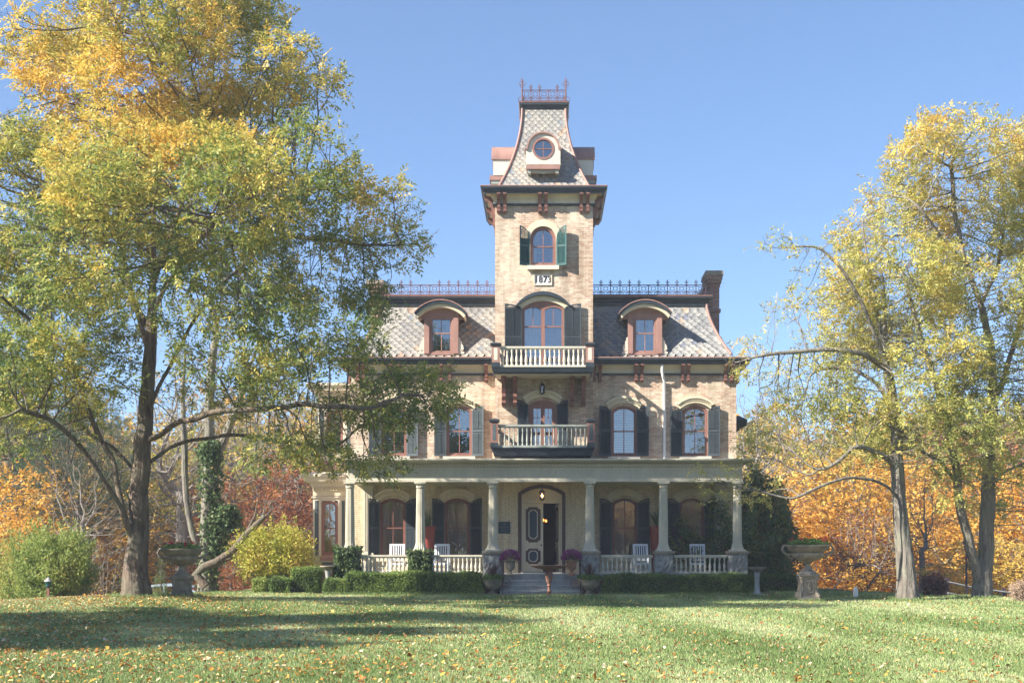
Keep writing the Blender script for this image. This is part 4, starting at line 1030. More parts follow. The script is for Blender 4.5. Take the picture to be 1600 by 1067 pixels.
def fallen():
    n = 56000
    d = 13.2 + (44-13.2)*nr.random(n)**1.1; x = (nr.random(n)*2-1)*(.44*d+3.5)
    q_ = nr.random(n) < .06; x[q_] = -11.1+nr.normal(0, 1.6, q_.sum()); d[q_] = 35+nr.normal(0, 1.6, q_.sum())
    P2 = np.stack([x, d], 1); dens = np.clip(.18 + 1.05*np.clip((2-x)/16, 0, 1)*np.clip(1.3-np.abs(d-22)/16, .25, 1) + .25*(field(P2, .5, 21)-.5), .08, 1)
    ok = (nr.random(n) < dens) & (d < d0f(x)+1) & ~((np.abs(x) < 8.0) & (d > 42.9)); x = x[ok]; d = d[ok]; n = len(x); z = ground_z(x, d)+.022+.02*nr.random(n)
    L_ = .016+.026*nr.random(n)**1.5; W_ = L_*(.38+.3*nr.random(n)); an = nr.random(n)*6.28; ti = nr.normal(0, .35, n); tj = nr.normal(0, .35, n)
    big = nr.random(n) < .06; L_[big] *= 1.7; W_[big] *= 1.6
    a = np.stack([np.cos(an), np.sin(an), ti], 1)*L_[:, None]; b = np.stack([-np.sin(an), np.cos(an), tj], 1)*W_[:, None]
    c = np.stack([x, d, z], 1); up = np.array([0, 0, 1.]); k = (nr.random(n)*.022+.004)[:, None]*up
    V = np.stack([c-a, c-a*.25+b+k, c+a*.5+b*.8+k*1.3, c+a+k*.5, c+a*.45-b*.85+k, c-a*.3-b+k*.6], 1).reshape(-1, 3)
    I = np.arange(n)*6; Q = np.concatenate([np.stack([I, I+1, I+2, I+3], 1), np.stack([I, I+3, I+4, I+5], 1)]); t = nr.random(n); t = np.concatenate([t, t])
    m = tinted('dry_leaves', [(0,(.22,.09,.035)), (.22,(.40,.16,.04)), (.45,(.62,.29,.05)), (.62,(.70,.42,.09)), (.8,(.66,.50,.25)), (1,(.70,.58,.40))], .6, .15, .3)
    o = np_obj('fallen_leaves', V, Q, m, tint=t); o['kind'] = 'stuff'; tag(o, 'orange, yellow and brown leaves scattered over the lawn', 'leaves')
fallen()

# ================================================================== TREES
def grow(attr, seeds, step=.35, kill=.5, infl=3.0, maxit=220, seed=1, jit=.25, trop=(0, 0, .0)):
    rg = np.random.default_rng(seed); nodes = []; par = []
    for k, (at, pl) in enumerate(seeds):
        if at is None: prev = -1
        else: prev = int(np.argmin(np.sum((np.array(nodes)-np.array(pl[0]))**2, 1))); pl = [nodes[prev]]+list(pl)
        pl = [np.array(p, float) for p in pl]
        if prev < 0: nodes.append(pl[0]); par.append(-1); prev = 0
        for a, b in zip(pl[:-1], pl[1:]):
            L = np.linalg.norm(b-a); q = max(1, int(L/step))
            for i in range(1, q+1):
                p = a+(b-a)*i/q + rg.normal(0, .03, 3)*(i < q); nodes.append(p); par.append(prev); prev = len(nodes)-1
    N = np.array(nodes); par = list(par); A = np.array(attr, float); A0 = A.mean(0)
    best = np.full(len(A), 1e9); bi = np.zeros(len(A), int)
    def upd(s0):
        nonlocal best, bi
        B = N[s0:]
        for c0 in range(0, len(B), 400):
            Bc = B[c0:c0+400].astype(np.float32); Af = (A-A0).astype(np.float32); Bc = Bc-A0.astype(np.float32)
            D = (Af**2).sum(1)[:, None]+(Bc**2).sum(1)[None]-2*Af@Bc.T; k = D.argmin(1); v = D[np.arange(len(A)), k]; m = v < best
            best = np.where(m, v, best); bi = np.where(m, k+s0+c0, bi)
    upd(0); trop = np.array(trop); alive = best > kill*kill; A = A[alive]; best = best[alive]; bi = bi[alive]
    for it in range(maxit):
        if len(A) == 0: break
        use = best < (infl*infl if it > 12 else 1e9)
        if not use.any(): infl *= 1.5; continue
        d = A[use]-N[bi[use]]; d /= np.linalg.norm(d, axis=1)[:, None]+1e-9
        u, inv = np.unique(bi[use], return_inverse=True); S = np.zeros((len(u), 3)); np.add.at(S, inv, d)
        S /= np.linalg.norm(S, axis=1)[:, None]+1e-9; S += rg.normal(0, jit, S.shape)+trop; S /= np.linalg.norm(S, axis=1)[:, None]+1e-9
        new = N[u]+S*step; s0 = len(N); N = np.vstack([N, new]); par += list(u); upd(s0)
        alive = best > kill*kill; A = A[alive]; best = best[alive]; bi = bi[alive]
        if len(N) > 90000: break
    return N, np.array(par)
def radii(N, par, r0=.007, e=2.35, seedn=0):
    n = len(N); acc = np.zeros(n); main = np.full(n, -1); mr = np.zeros(n); R_ = np.zeros(n)
    for i in range(n-1, -1, -1):
        R_[i] = r0 if acc[i] == 0 else acc[i]**(1/e); p = par[i]
        if p >= 0:
            acc[p] += R_[i]**e
            if R_[i] > mr[p]: mr[p] = R_[i]; main[p] = i
    return R_, main
def branch_mesh(N, par, R_, main, rmin=0, sm=2, bark=.10, base_flare=None, seed=0, flare=.45):
    P = N.copy(); n = len(P)
    for _ in range(sm):
        Q = P.copy(); idx = np.where((par >= 0) & (main >= 0))[0]; Q[idx] = .5*P[idx]+.25*P[par[idx]]+.25*P[main[idx]]; P = Q
    D = np.zeros_like(P); hm = main >= 0; D[hm] = P[main[hm]]-P[hm]; hp = par >= 0; D[hp] += P[hp]-P[par[hp]]
    D /= np.linalg.norm(D, axis=1)[:, None]+1e-9
    ref = np.array([.31, .93, .17]); ref /= np.linalg.norm(ref)
    U = np.cross(D, ref); U /= np.linalg.norm(U, axis=1)[:, None]+1e-9; W = np.cross(D, U)
    Vs = []; Fs = []; off = 0
    for (lo, hi, k) in ((.10, 9, 28), (.04, .10, 9), (.016, .04, 5), (0, .016, 3)):
        e = np.where((par >= 0))[0]; pr = par[e]; e = e[(R_[e] >= lo) & (R_[e] < hi) & (R_[e] >= rmin)]
        if len(e) == 0: continue
        pr = par[e]; ang = np.arange(k)*2*math.pi/k
        def ringv(i, r):
            rr = r[:, None]*np.ones(k)[None]
            if k == 28:
                zz = P[i][:, 2][:, None]; th = ang[None, :]
                big = (r[:, None] > .1)
                rid = .50*np.abs(np.sin(th*3.5+1.1*np.sin(zz*.7+seed)+seed)) + .32*np.abs(np.sin(th*5.5+2.2*np.sin(zz*1.1))) + .26*np.sin(th*2+zz*.6+seed)
                rr = rr*(1-bark*.9+bark*2.1*rid*big)
                if base_flare is not None:
                    h = P[i][:, 2]-base_flare; fl = np.exp(-np.maximum(h, 0)/.4)*flare; rr = rr*(1+fl[:, None]*(.6+.7*np.abs(np.sin(th*2.5+seed))))
            return P[i][:, None, :]+rr[..., None]*(np.cos(ang)[None, :, None]*U[i][:, None, :]+np.sin(ang)[None, :, None]*W[i][:, None, :])
        rp = np.where(main[pr] == e, R_[pr], np.minimum(R_[e]*1.25, R_[pr])); a = ringv(pr, rp); b = ringv(e, R_[e])
        # side branches start with their own frame
        sb = main[pr] != e
        if sb.any():
            rr = rp[sb]; a[sb] = P[pr[sb]][:, None, :]+rr[:, None, None]*(np.cos(ang)[None, :, None]*U[e[sb]][:, None, :]+np.sin(ang)[None, :, None]*W[e[sb]][:, None, :])
        V = np.concatenate([a, b], 1).reshape(-1, 3); m = len(e); base = np.arange(m)[:, None]*2*k+off; j = np.arange(k)[None]; j2 = (j+1) % k
        Fs.append(np.stack([base+j, base+j2, base+k+j2, base+k+j], 2).reshape(-1, 4)); Vs.append(V); off += len(V)
    return np.vstack(Vs), np.vstack(Fs), P
def sprays(C, Dir, rg, L=.32, nl=9, ll=.10, lw=.038, droop=.5, spread=.8):
    """compound-leaf sprays: C (S,3) bases, Dir (S,3) main directions -> rhombic leaflets"""
    S = len(C); a = Dir+rg.normal(0, .6, (S, 3)); a[:, 2] -= droop*.35; a /= np.linalg.norm(a, axis=1)[:, None]
    b = np.cross(a, rg.normal(0, 1, (S, 3))*.5+np.array([0, 0, 1.])); b /= np.linalg.norm(b, axis=1)[:, None]+1e-9; c = np.cross(a, b)
    t = (np.arange(nl)+.7)/nl; sg = np.where(np.arange(nl) % 2 == 0, 1., -1.); sg[-1] = 0
    Lr = L*(.7+.6*rg.random(S)); base = C[:, None, :]+a[:, None, :]*(t[None, :, None]*Lr[:, None, None]); base[..., 2] -= droop*.35*(t[None]**2)*Lr[:, None]
    ax = a[:, None, :]*.55+b[:, None, :]*(sg[None, :, None]*spread)+rg.normal(0, .22, (S, nl, 3)); ax[..., 2] -= droop*.4; ax /= np.linalg.norm(ax, axis=2)[..., None]
    wv = np.cross(ax, c[:, None, :]+rg.normal(0, .55, (S, nl, 3))); wv /= np.linalg.norm(wv, axis=2)[..., None]+1e-9
    l = ll*(.7+.6*rg.random((S, nl)))[..., None]; w_ = lw*(.7+.6*rg.random((S, nl)))[..., None]
    V = np.stack([base, base+ax*l*.45+wv*w_*.5, base+ax*l, base+ax*l*.45-wv*w_*.5], 2).reshape(-1, 3)
    return V, np.arange(len(V)).reshape(-1, 4)
def bark_mat(name, c0, c1, moss=None):
    m, nt, N, L, b = new_mat(name); v = pos(nt, 1, 1, .16); n1 = noise(nt, 11, 6, .7, v, .6); n2 = noise(nt, 1.6, 4, .6, pos(nt))
    r = ramp(nt, [(.36, c0), (.62, c1)]); L.new(n1.outputs[0], r.inputs[0]); c = r.outputs[0]
    r2 = ramp(nt, [(.45, (0,0,0)), (.7, (1,1,1))]); L.new(n2.outputs[0], r2.inputs[0]); c = mixc(nt, r2.outputs[0], c, moss or tuple(q*.7 for q in c1))
    L.new(c, b.inputs['Base Color']); b.inputs['Roughness'].default_value = .92; b.inputs['Specular IOR Level'].default_value = .15
    bump(nt, n1.outputs[0], 1.0, .06, b); return m
M['bark'] = bark_mat('furrowed_bark', (.06,.045,.035), (.23,.175,.135), (.16,.15,.11))
M['bark_grey'] = bark_mat('grey_bark', (.09,.08,.068), (.30,.265,.225), (.24,.235,.18))
M['twig'] = bark_mat('pale_twigs', (.17,.15,.13), (.32,.29,.26))
LEAF = {
 'locust': [(0,(.10,.16,.045)), (.25,(.18,.25,.06)), (.5,(.36,.38,.085)), (.72,(.66,.54,.12)), (.88,(.78,.58,.14)), (1,(.76,.48,.10))],
 'lime': [(0,(.22,.26,.07)), (.3,(.38,.41,.11)), (.6,(.56,.51,.14)), (.85,(.70,.56,.15)), (1,(.74,.48,.11))],
 'orange': [(0,(.42,.27,.06)), (.3,(.66,.35,.06)), (.6,(.80,.43,.07)), (.85,(.84,.54,.12)), (1,(.68,.27,.06))],
 'amber': [(0,(.40,.33,.07)), (.3,(.66,.46,.09)), (.6,(.80,.53,.10)), (.85,(.84,.62,.18)), (1,(.74,.36,.07))],
 'rust': [(0,(.20,.08,.04)), (.4,(.36,.13,.055)), (.7,(.48,.19,.07)), (1,(.50,.30,.10))],
 'goldgreen': [(0,(.13,.17,.04)), (.35,(.27,.30,.06)), (.7,(.52,.45,.08)), (1,(.62,.48,.1))],
 'evergreen': [(0,(.055,.085,.04)), (.4,(.10,.16,.065)), (.75,(.17,.25,.085)), (1,(.36,.30,.09))],
 'hedge': [(0,(.08,.13,.035)), (.4,(.15,.23,.055)), (.75,(.25,.34,.08)), (1,(.46,.48,.14))],
 'shrub': [(0,(.22,.26,.05)), (.4,(.40,.42,.07)), (.75,(.58,.54,.10)), (1,(.62,.42,.12))],
 'pine': [(0,(.03,.06,.035)), (.5,(.06,.11,.06)), (1,(.12,.16,.08))],
 'juniper': [(0,(.14,.20,.05)), (.5,(.27,.35,.09)), (.85,(.44,.46,.13)), (1,(.62,.42,.10))],
 'mixed': [(0,(.16,.18,.06)), (.25,(.36,.32,.10)), (.5,(.55,.38,.09)), (.75,(.70,.38,.06)), (1,(.42,.30,.18))],
 'fresh': [(0,(.07,.15,.025)), (.5,(.14,.26,.045)), (1,(.26,.36,.09))],
 'plum': [(0,(.09,.045,.045)), (1,(.25,.13,.11))],
}
for k, v in LEAF.items(): M['leaf_'+k] = tinted('leaves_'+k, v, .55, .42, .35)

def big_tree(name, label, d, clumps, limbs, leafm, barkm, dens=1.0, nattr=5200, seed=1, step=.34, kill=.46, sp_per=1.25, tint0=0.0, L=.34, ll=.115, lw=.042, r0=.0085, thin=.011, nl=9, e=2.35, bark=.16, depthk=1.0, rbase=.45, tap=.30, flare=.22, gapf=1.15, gap=.29):
    rg = np.random.default_rng(seed); s = d/F; A = []; Y = []
    vols = np.array([c[2]*c[3]*min(c[2], c[3])*(c[5] if len(c) > 5 else 1) for c in clumps], float); cnt = (vols/vols.sum()*nattr).astype(int)
    cc = []
    for c, k in zip(clumps, cnt):
        k = max(k, 12); px, py, rx, ry, yl = c[:5]; off = c[6] if len(c) > 6 else rg.uniform(-1, .5)*3.2*depthk
        v = rg.normal(size=(k, 3)); v /= np.linalg.norm(v, axis=1)[:, None]; v *= (rg.random(k)**.45)[:, None]
        rz = (rx+ry)*.62*s
        dd = d+off; P = np.stack([fx(px, dd)+v[:, 0]*rx*s, dd+v[:, 1]*rz, fz(py, dd)+v[:, 2]*ry*s], 1); A.append(P); cc.append((fx(px, dd), dd, fz(py, dd), yl, max(rx, ry)*s))
    A = np.vstack(A); ok = A[:, 2] > .8; A = A[ok]
    seeds = []
    for k, lb in enumerate(limbs): seeds.append((None if k == 0 else 1, [(fx(p[0], d+p[2]), d+p[2], fz(p[1], d+p[2])) for p in lb]))
    N, par = grow(A, seeds, step, kill, 3.0, 240, seed)
    R_, main = radii(N, par, r0, e)
    g = math.log(rbase/r0)/math.log(R_[0]/r0); R_ = r0*(R_/r0)**g
    zz = N[:, 2]-N[0][2]; ft = tap+(1-tap)*np.exp(-zz/5.0); k_ = np.clip((R_-.04)/.10, 0, 1); R_ = R_*(1-k_+k_*ft)
    V, Q, P = branch_mesh(N, par, R_, main, sm=2, bark=bark, base_flare=N[0][2], seed=seed, flare=flare)
    root = np.array([N[0][0], N[0][1], gz(N[0][0], N[0][1])])
    t = thing(name, tuple(root), label, 'tree')
    np_obj('trunk', V-root, Q, M[barkm], t, smooth=True)
    cand = np.where((R_ < thin) & (par >= 0))[0]; fk = np.clip((field(P[cand]*np.array([1, 1, 1.9]), gapf, seed+40)-gap)/.22, .04, 1); nsp = rg.poisson(sp_per*dens*fk, len(cand)); idx = np.repeat(cand, nsp)
    C = P[idx]+rg.normal(0, .09, (len(idx), 3)); D = P[idx]-P[par[idx]]; D /= np.linalg.norm(D, axis=1)[:, None]+1e-9
    CC = np.array(cc); 
    # nearest clump's hue
    dist = ((C[:, None, :]-CC[None, :, :3])**2).sum(2)/(CC[None, :, 4]**2); near = dist.argmin(1); yl = CC[near, 3]
    LV, LQ = sprays(C, D, rg, L=L, nl=nl, ll=ll, lw=lw, droop=.28)
    f = field(C, .9, seed+5); ty = yl+.30*(f-.5)*1.3+tint0; ty = .16+.84*ty+rg.normal(0, .15, len(ty)); tt = np.repeat(ty, nl)+rg.normal(0, .10, len(LQ)); tt = np.clip(tt, 0, 1)
    np_obj('crown', LV-root, LQ, M[leafm], t, tint=tt)
    print(name, 'nodes', len(N), 'leaves', len(LQ))
    return t
CL = [(250,40,110,60,.62),(130,60,70,60,.8),(380,60,100,55,.5),(460,110,75,50,.6),(90,140,70,60,.8),(230,140,120,60,.85,1,-2),(380,180,110,60,.5),
 (485,220,55,38,.3),(40,240,80,70,.42),(180,240,110,60,.65),(330,260,110,55,.7,1,-3),(500,290,80,45,.3),(590,320,70,40,.6),(632,385,42,42,.65),
 (30,360,80,60,.25),(150,350,90,50,.42),(430,355,100,45,.25),(560,395,80,42,.40),(60,460,90,60,.25),(180,455,60,35,.32),(480,445,90,40,.25),(575,462,48,40,.2),
 (60,560,90,50,.28),(160,540,60,36,.36),(380,470,60,36,.25),(540,535,65,40,.22,1.3),(640,600,85,30,.22,1.3),(590,650,65,34,.24,1.3),(690,640,40,22,.3),(430,600,60,36,.25,.8),(560,722,75,26,.3,.8),
 (420,560,60,30,.28,.7),(480,690,60,26,.27,.7),(380,630,60,26,.3,.35),(100,640,90,30,.3),(20,690,70,26,.28),(300,590,50,36,.3,.4),(240,330,50,50,.5,.5,3),
 (-60,400,80,70,.3),(-70,250,70,70,.5),(-80,540,70,60,.3),(-60,660,70,35,.3),(40,60,70,50,.7),(300,-50,150,60,.6),(150,-40,100,50,.7),
 (300,400,80,50,.35,.6,-5.5),(180,300,90,60,.5,.7,-6),(380,300,90,60,.4,.7,-6.5),(420,480,80,45,.3,.6,-5.5),(120,420,90,55,.3,.6,-6),
 (260,360,110,60,.4,.7,2.4),(400,420,90,55,.3,.7,2.4),(120,330,90,60,.4,.7,2.4),(280,200,110,60,.6,.7,2.2),(700,625,35,22,.2,.8,-1),(180,505,70,40,.32,.8,1.5),(300,500,60,36,.3,.7,-2),(70,600,80,36,.3,1,-1),(150,600,60,30,.3,.8,-2),(10,620,60,40,.28),(565,628,70,36,.2,1.3,-1),(645,642,60,26,.2,1.3,-1),(525,716,60,26,.25,1.2,-.5),(590,735,50,20,.25,1.2,-.5),(400,600,60,36,.28,.8,-1),(470,560,60,34,.25),(330,560,60,34,.3,.7),(420,700,60,24,.28,.9)]
LB = [[(214,934,0),(213,880,0),(217,820,0),(221,740,0),(228,640,0),(235,540,0),(238,440,0),(241,330,.3),(247,230,.2),(252,130,0),(256,40,0)],
 [(212,850,0),(196,812,-.4),(178,775,-.7),(158,745,-1),(136,712,-1.2),(112,682,-1.6),(82,655,-2),(30,640,-2.6)],
 [(196,812,-.4),(186,770,-.2),(178,720,0),(160,690,.2),(140,650,.4),(124,600,.8),(110,560,1)],
 [(221,750,0),(205,728,.4),(182,704,.8),(160,690,1.2),(130,672,1.6),(100,600,2)],
 [(234,724,0),(262,700,.6),(300,686,1),(360,678,1.4),(440,690,1.5),(520,700,1.8)],
 [(234,690,0),(270,664,-.8),(330,645,-1.8),(400,640,-2.4),(490,632,-2.6),(580,640,-2.6),(640,612,-2.4)],
 [(232,650,0),(246,604,.2),(272,562,.4),(300,505,.6),(345,445,.8),(400,395,1)],
 [(236,560,0),(214,485,.3),(196,420,.5),(188,350,.6)],
 [(238,450,0),(262,385,-.3),(288,305,-.6),(330,225,-.8)],
 [(236,500,0),(262,440,-1.4),(300,390,-3),(340,340,-5)],
 [(236,520,0),(210,470,1.4),(190,400,3),(200,350,5)],
 [(240,420,0),(290,410,1),(370,380,2),(470,370,2)],[(468,372,1.8),(520,376,.8),(575,384,0),(625,386,-.5)],[(330,230,-.8),(420,260,-.6),(500,290,-.4),(585,322,-.4)]]
big_tree('locust_tree', 'great spreading tree with green and golden leaves on the left of the lawn', 35.0, CL, LB, 'leaf_locust', 'bark', seed=3, nattr=38000, r0=.005, sp_per=2.5, ll=.120, lw=.048, gap=.25, kill=.22, step=.19, rbase=.36)
# right hand trees
CR1 = [(1225,385,40,26,.5,.6,-1),(1290,400,45,30,.5,.5,-1),(1180,560,60,35,.6,.6,-1),(1250,480,60,30,.5,.35,-.5),(1330,470,60,50,.5,.8),(1300,560,70,45,.45,.9),(1390,540,60,50,.4,1),
 (1240,620,60,36,.4,.9),(1330,640,70,40,.35,1.1),(1200,690,60,30,.4,.7),(1280,700,60,28,.35,.8),(1420,620,60,45,.35,1),(1360,720,60,28,.3,.8),(1120,750,60,26,.5,.35,-1),(1180,770,50,22,.5,.5,-1),(1450,700,55,30,.3,.8),(1350,400,40,40,.5,.4),(1390,330,30,40,.5,.25)]
LR1 = [[(1418,938,0),(1415,880,0),(1408,820,0),(1404,770,0),(1402,720,0),(1400,660,.1),(1392,600,.1),(1380,540,.1),(1368,480,0),(1358,420,0),(1345,340,0)],
 [(1406,790,0),(1392,762,-.3),(1362,748,-.8),(1320,746,-1.2),(1280,760,-1.6),(1240,780,-1.8)],
 [(1400,730,0),(1375,708,-.4),(1340,694,-.8),(1310,720,-1),(1270,745,-1)],
 [(1382,560,0),(1366,520,-.4),(1345,470,-.6),(1310,410,-.8),(1285,388,-.9),(1240,384,-1)],
 [(1385,575,0),(1350,552,-.6),(1300,545,-.9),(1240,550,-1),(1180,556,-1.2),(1155,566,-1.2)],
 [(1390,590,0),(1385,540,.5),(1382,450,.7),(1376,370,.8)],
 [(1396,640,0),(1372,600,.5),(1330,572,.8),(1270,580,1)]]
big_tree('thin_locust', 'gnarled half bare tree with a leaning split trunk on the right of the lawn', 39.0, CR1, LR1, 'leaf_lime', 'bark_grey', dens=.95, tap=.55, flare=.15, nattr=13000, seed=9, r0=.005, e=2.3, step=.2, kill=.24, rbase=.27, ll=.11, lw=.04, depthk=.6, bark=.26)
CR2 = [(1480,215,60,45,.7),(1440,250,55,48,.7),(1535,240,58,48,.65),(1600,280,60,80,.5),(1400,310,58,45,.65),(1470,335,80,55,.6),(1560,360,80,60,.5),(1350,375,46,42,.6),(1420,420,80,55,.55),
 (1510,450,80,55,.45),(1605,470,70,70,.4),(1335,450,42,42,.65),(1390,520,60,50,.5),(1470,560,80,50,.4),(1560,570,80,50,.35),(1450,650,80,45,.3),(1540,670,80,46,.3),(1610,640,60,60,.3),
 (1400,690,70,28,.3),(1500,735,60,24,.3),(1590,735,60,28,.25),(1560,790,60,22,.3,.8),(1470,770,50,18,.3,.6),(1640,790,50,40,.3),(1545,600,60,50,.3),(1430,480,70,45,.4),(1680,400,70,100,.4),(1690,600,70,80,.3),(1320,540,50,45,.5),(1300,620,50,40,.45),(1500,190,40,25,.75),(1640,200,50,50,.5)]
LR2 = [[(1534,940,0),(1535,915,0),(1541,860,0),(1543,780,0),(1545,700,0),(1552,620,0),(1548,540,0),(1530,470,0),(1505,400,0),(1490,320,0),(1485,250,0)],
 [(1532,918,0),(1522,880,-.3),(1510,830,-.5),(1500,790,-.6),(1494,740,-.8),(1480,660,-1.2),(1455,580,-1.6),(1430,500,-2),(1410,420,-2)],
 [(1552,640,0),(1572,580,.4),(1590,520,.8),(1610,440,1.2),(1625,340,1.6)],
 [(1545,760,0),(1570,735,.4),(1610,720,.8),(1660,700,1)],
 [(1495,755,-.8),(1470,720,-1.2),(1430,700,-1.8)],
 [(1530,480,0),(1560,420,1.5),(1570,350,2)],[(1505,410,0),(1470,370,-1.2),(1430,320,-1.6)]]
big_tree('double_locust', 'tall yellow green tree with twin trunks at the right edge of the lawn', 40.5, CR2, LR2, 'leaf_lime', 'bark_grey', nattr=26000, seed=12, r0=.005, sp_per=2.3, step=.19, kill=.22, rbase=.31, tap=.5, flare=.15, gap=.24, ll=.115, lw=.044, tint0=.02, depthk=.9, bark=.12)
# ================================================================== GARDEN OBJECTS
Z0 = (0, 0, 0)
M['leaf_heather'] = tinted('heather_leaves', [(0,(.25,.15,.10)), (1,(.55,.42,.30))], .7, .2)
def bl(mb, name, mat, t, smooth=None):
    o = mb.build(name, M[mat], t, smooth, org=Z0); o.location = Z0; return o
def leafcloud(name, t, C, mat, seed=1, ll=.05, lw=.03, tint=None, jit=.5, up=0.0):
    """one rhombic leaf at every point of C (local coordinates)"""
    rg = np.random.default_rng(seed); n = len(C); a = rg.normal(size=(n, 3)); a[:, 2] += up; a /= np.linalg.norm(a, axis=1)[:, None]
    w_ = np.cross(a, rg.normal(size=(n, 3))); w_ /= np.linalg.norm(w_, axis=1)[:, None]+1e-9
    l = (ll*(.6+.8*rg.random(n)))[:, None]; ww = (lw*(.6+.8*rg.random(n)))[:, None]
    V = np.stack([C, C+a*l*.45+w_*ww*.5, C+a*l, C+a*l*.45-w_*ww*.5], 1).reshape(-1, 3)
    if tint is None: tint = np.clip(rg.normal(.45, .22, n), 0, 1)
    return np_obj(name, V, np.arange(4*n).reshape(-1, 4), M[mat], t, tint=tint)
def blades(name, t, n, h, spread, mat, seed=1, w_=.03, base=0.0, droop=.4, tintc=.4):
    rg = np.random.default_rng(seed); V = []; Q = []; T = []
    for i in range(n):
        a = rg.random()*6.28; lean = rg.random()**.7*spread; hh = h*(.6+.4*rg.random()); p0 = np.array([rg.normal()*.03, rg.normal()*.03, base]); k = len(V)
        d = np.array([math.cos(a), math.sin(a), 0]); s = np.array([-math.sin(a), math.cos(a), 0])
        for j in range(6):
            u = j/5; p = p0+d*lean*hh*(u**1.3)+np.array([0, 0, hh*(u-droop*lean*u*u*.7)]); ww = w_*(1-u)**.6*(.6+.8*min(1, u*3))*.5+.001
            V += [p-s*ww, p+s*ww]
        Q += [(k+2*j, k+2*j+1, k+2*j+3, k+2*j+2) for j in range(5)]; T += [min(1, max(0, tintc+rg.normal()*.2))]*5
    return np_obj(name, np.array(V), np.array(Q), M[mat], t, tint=T)

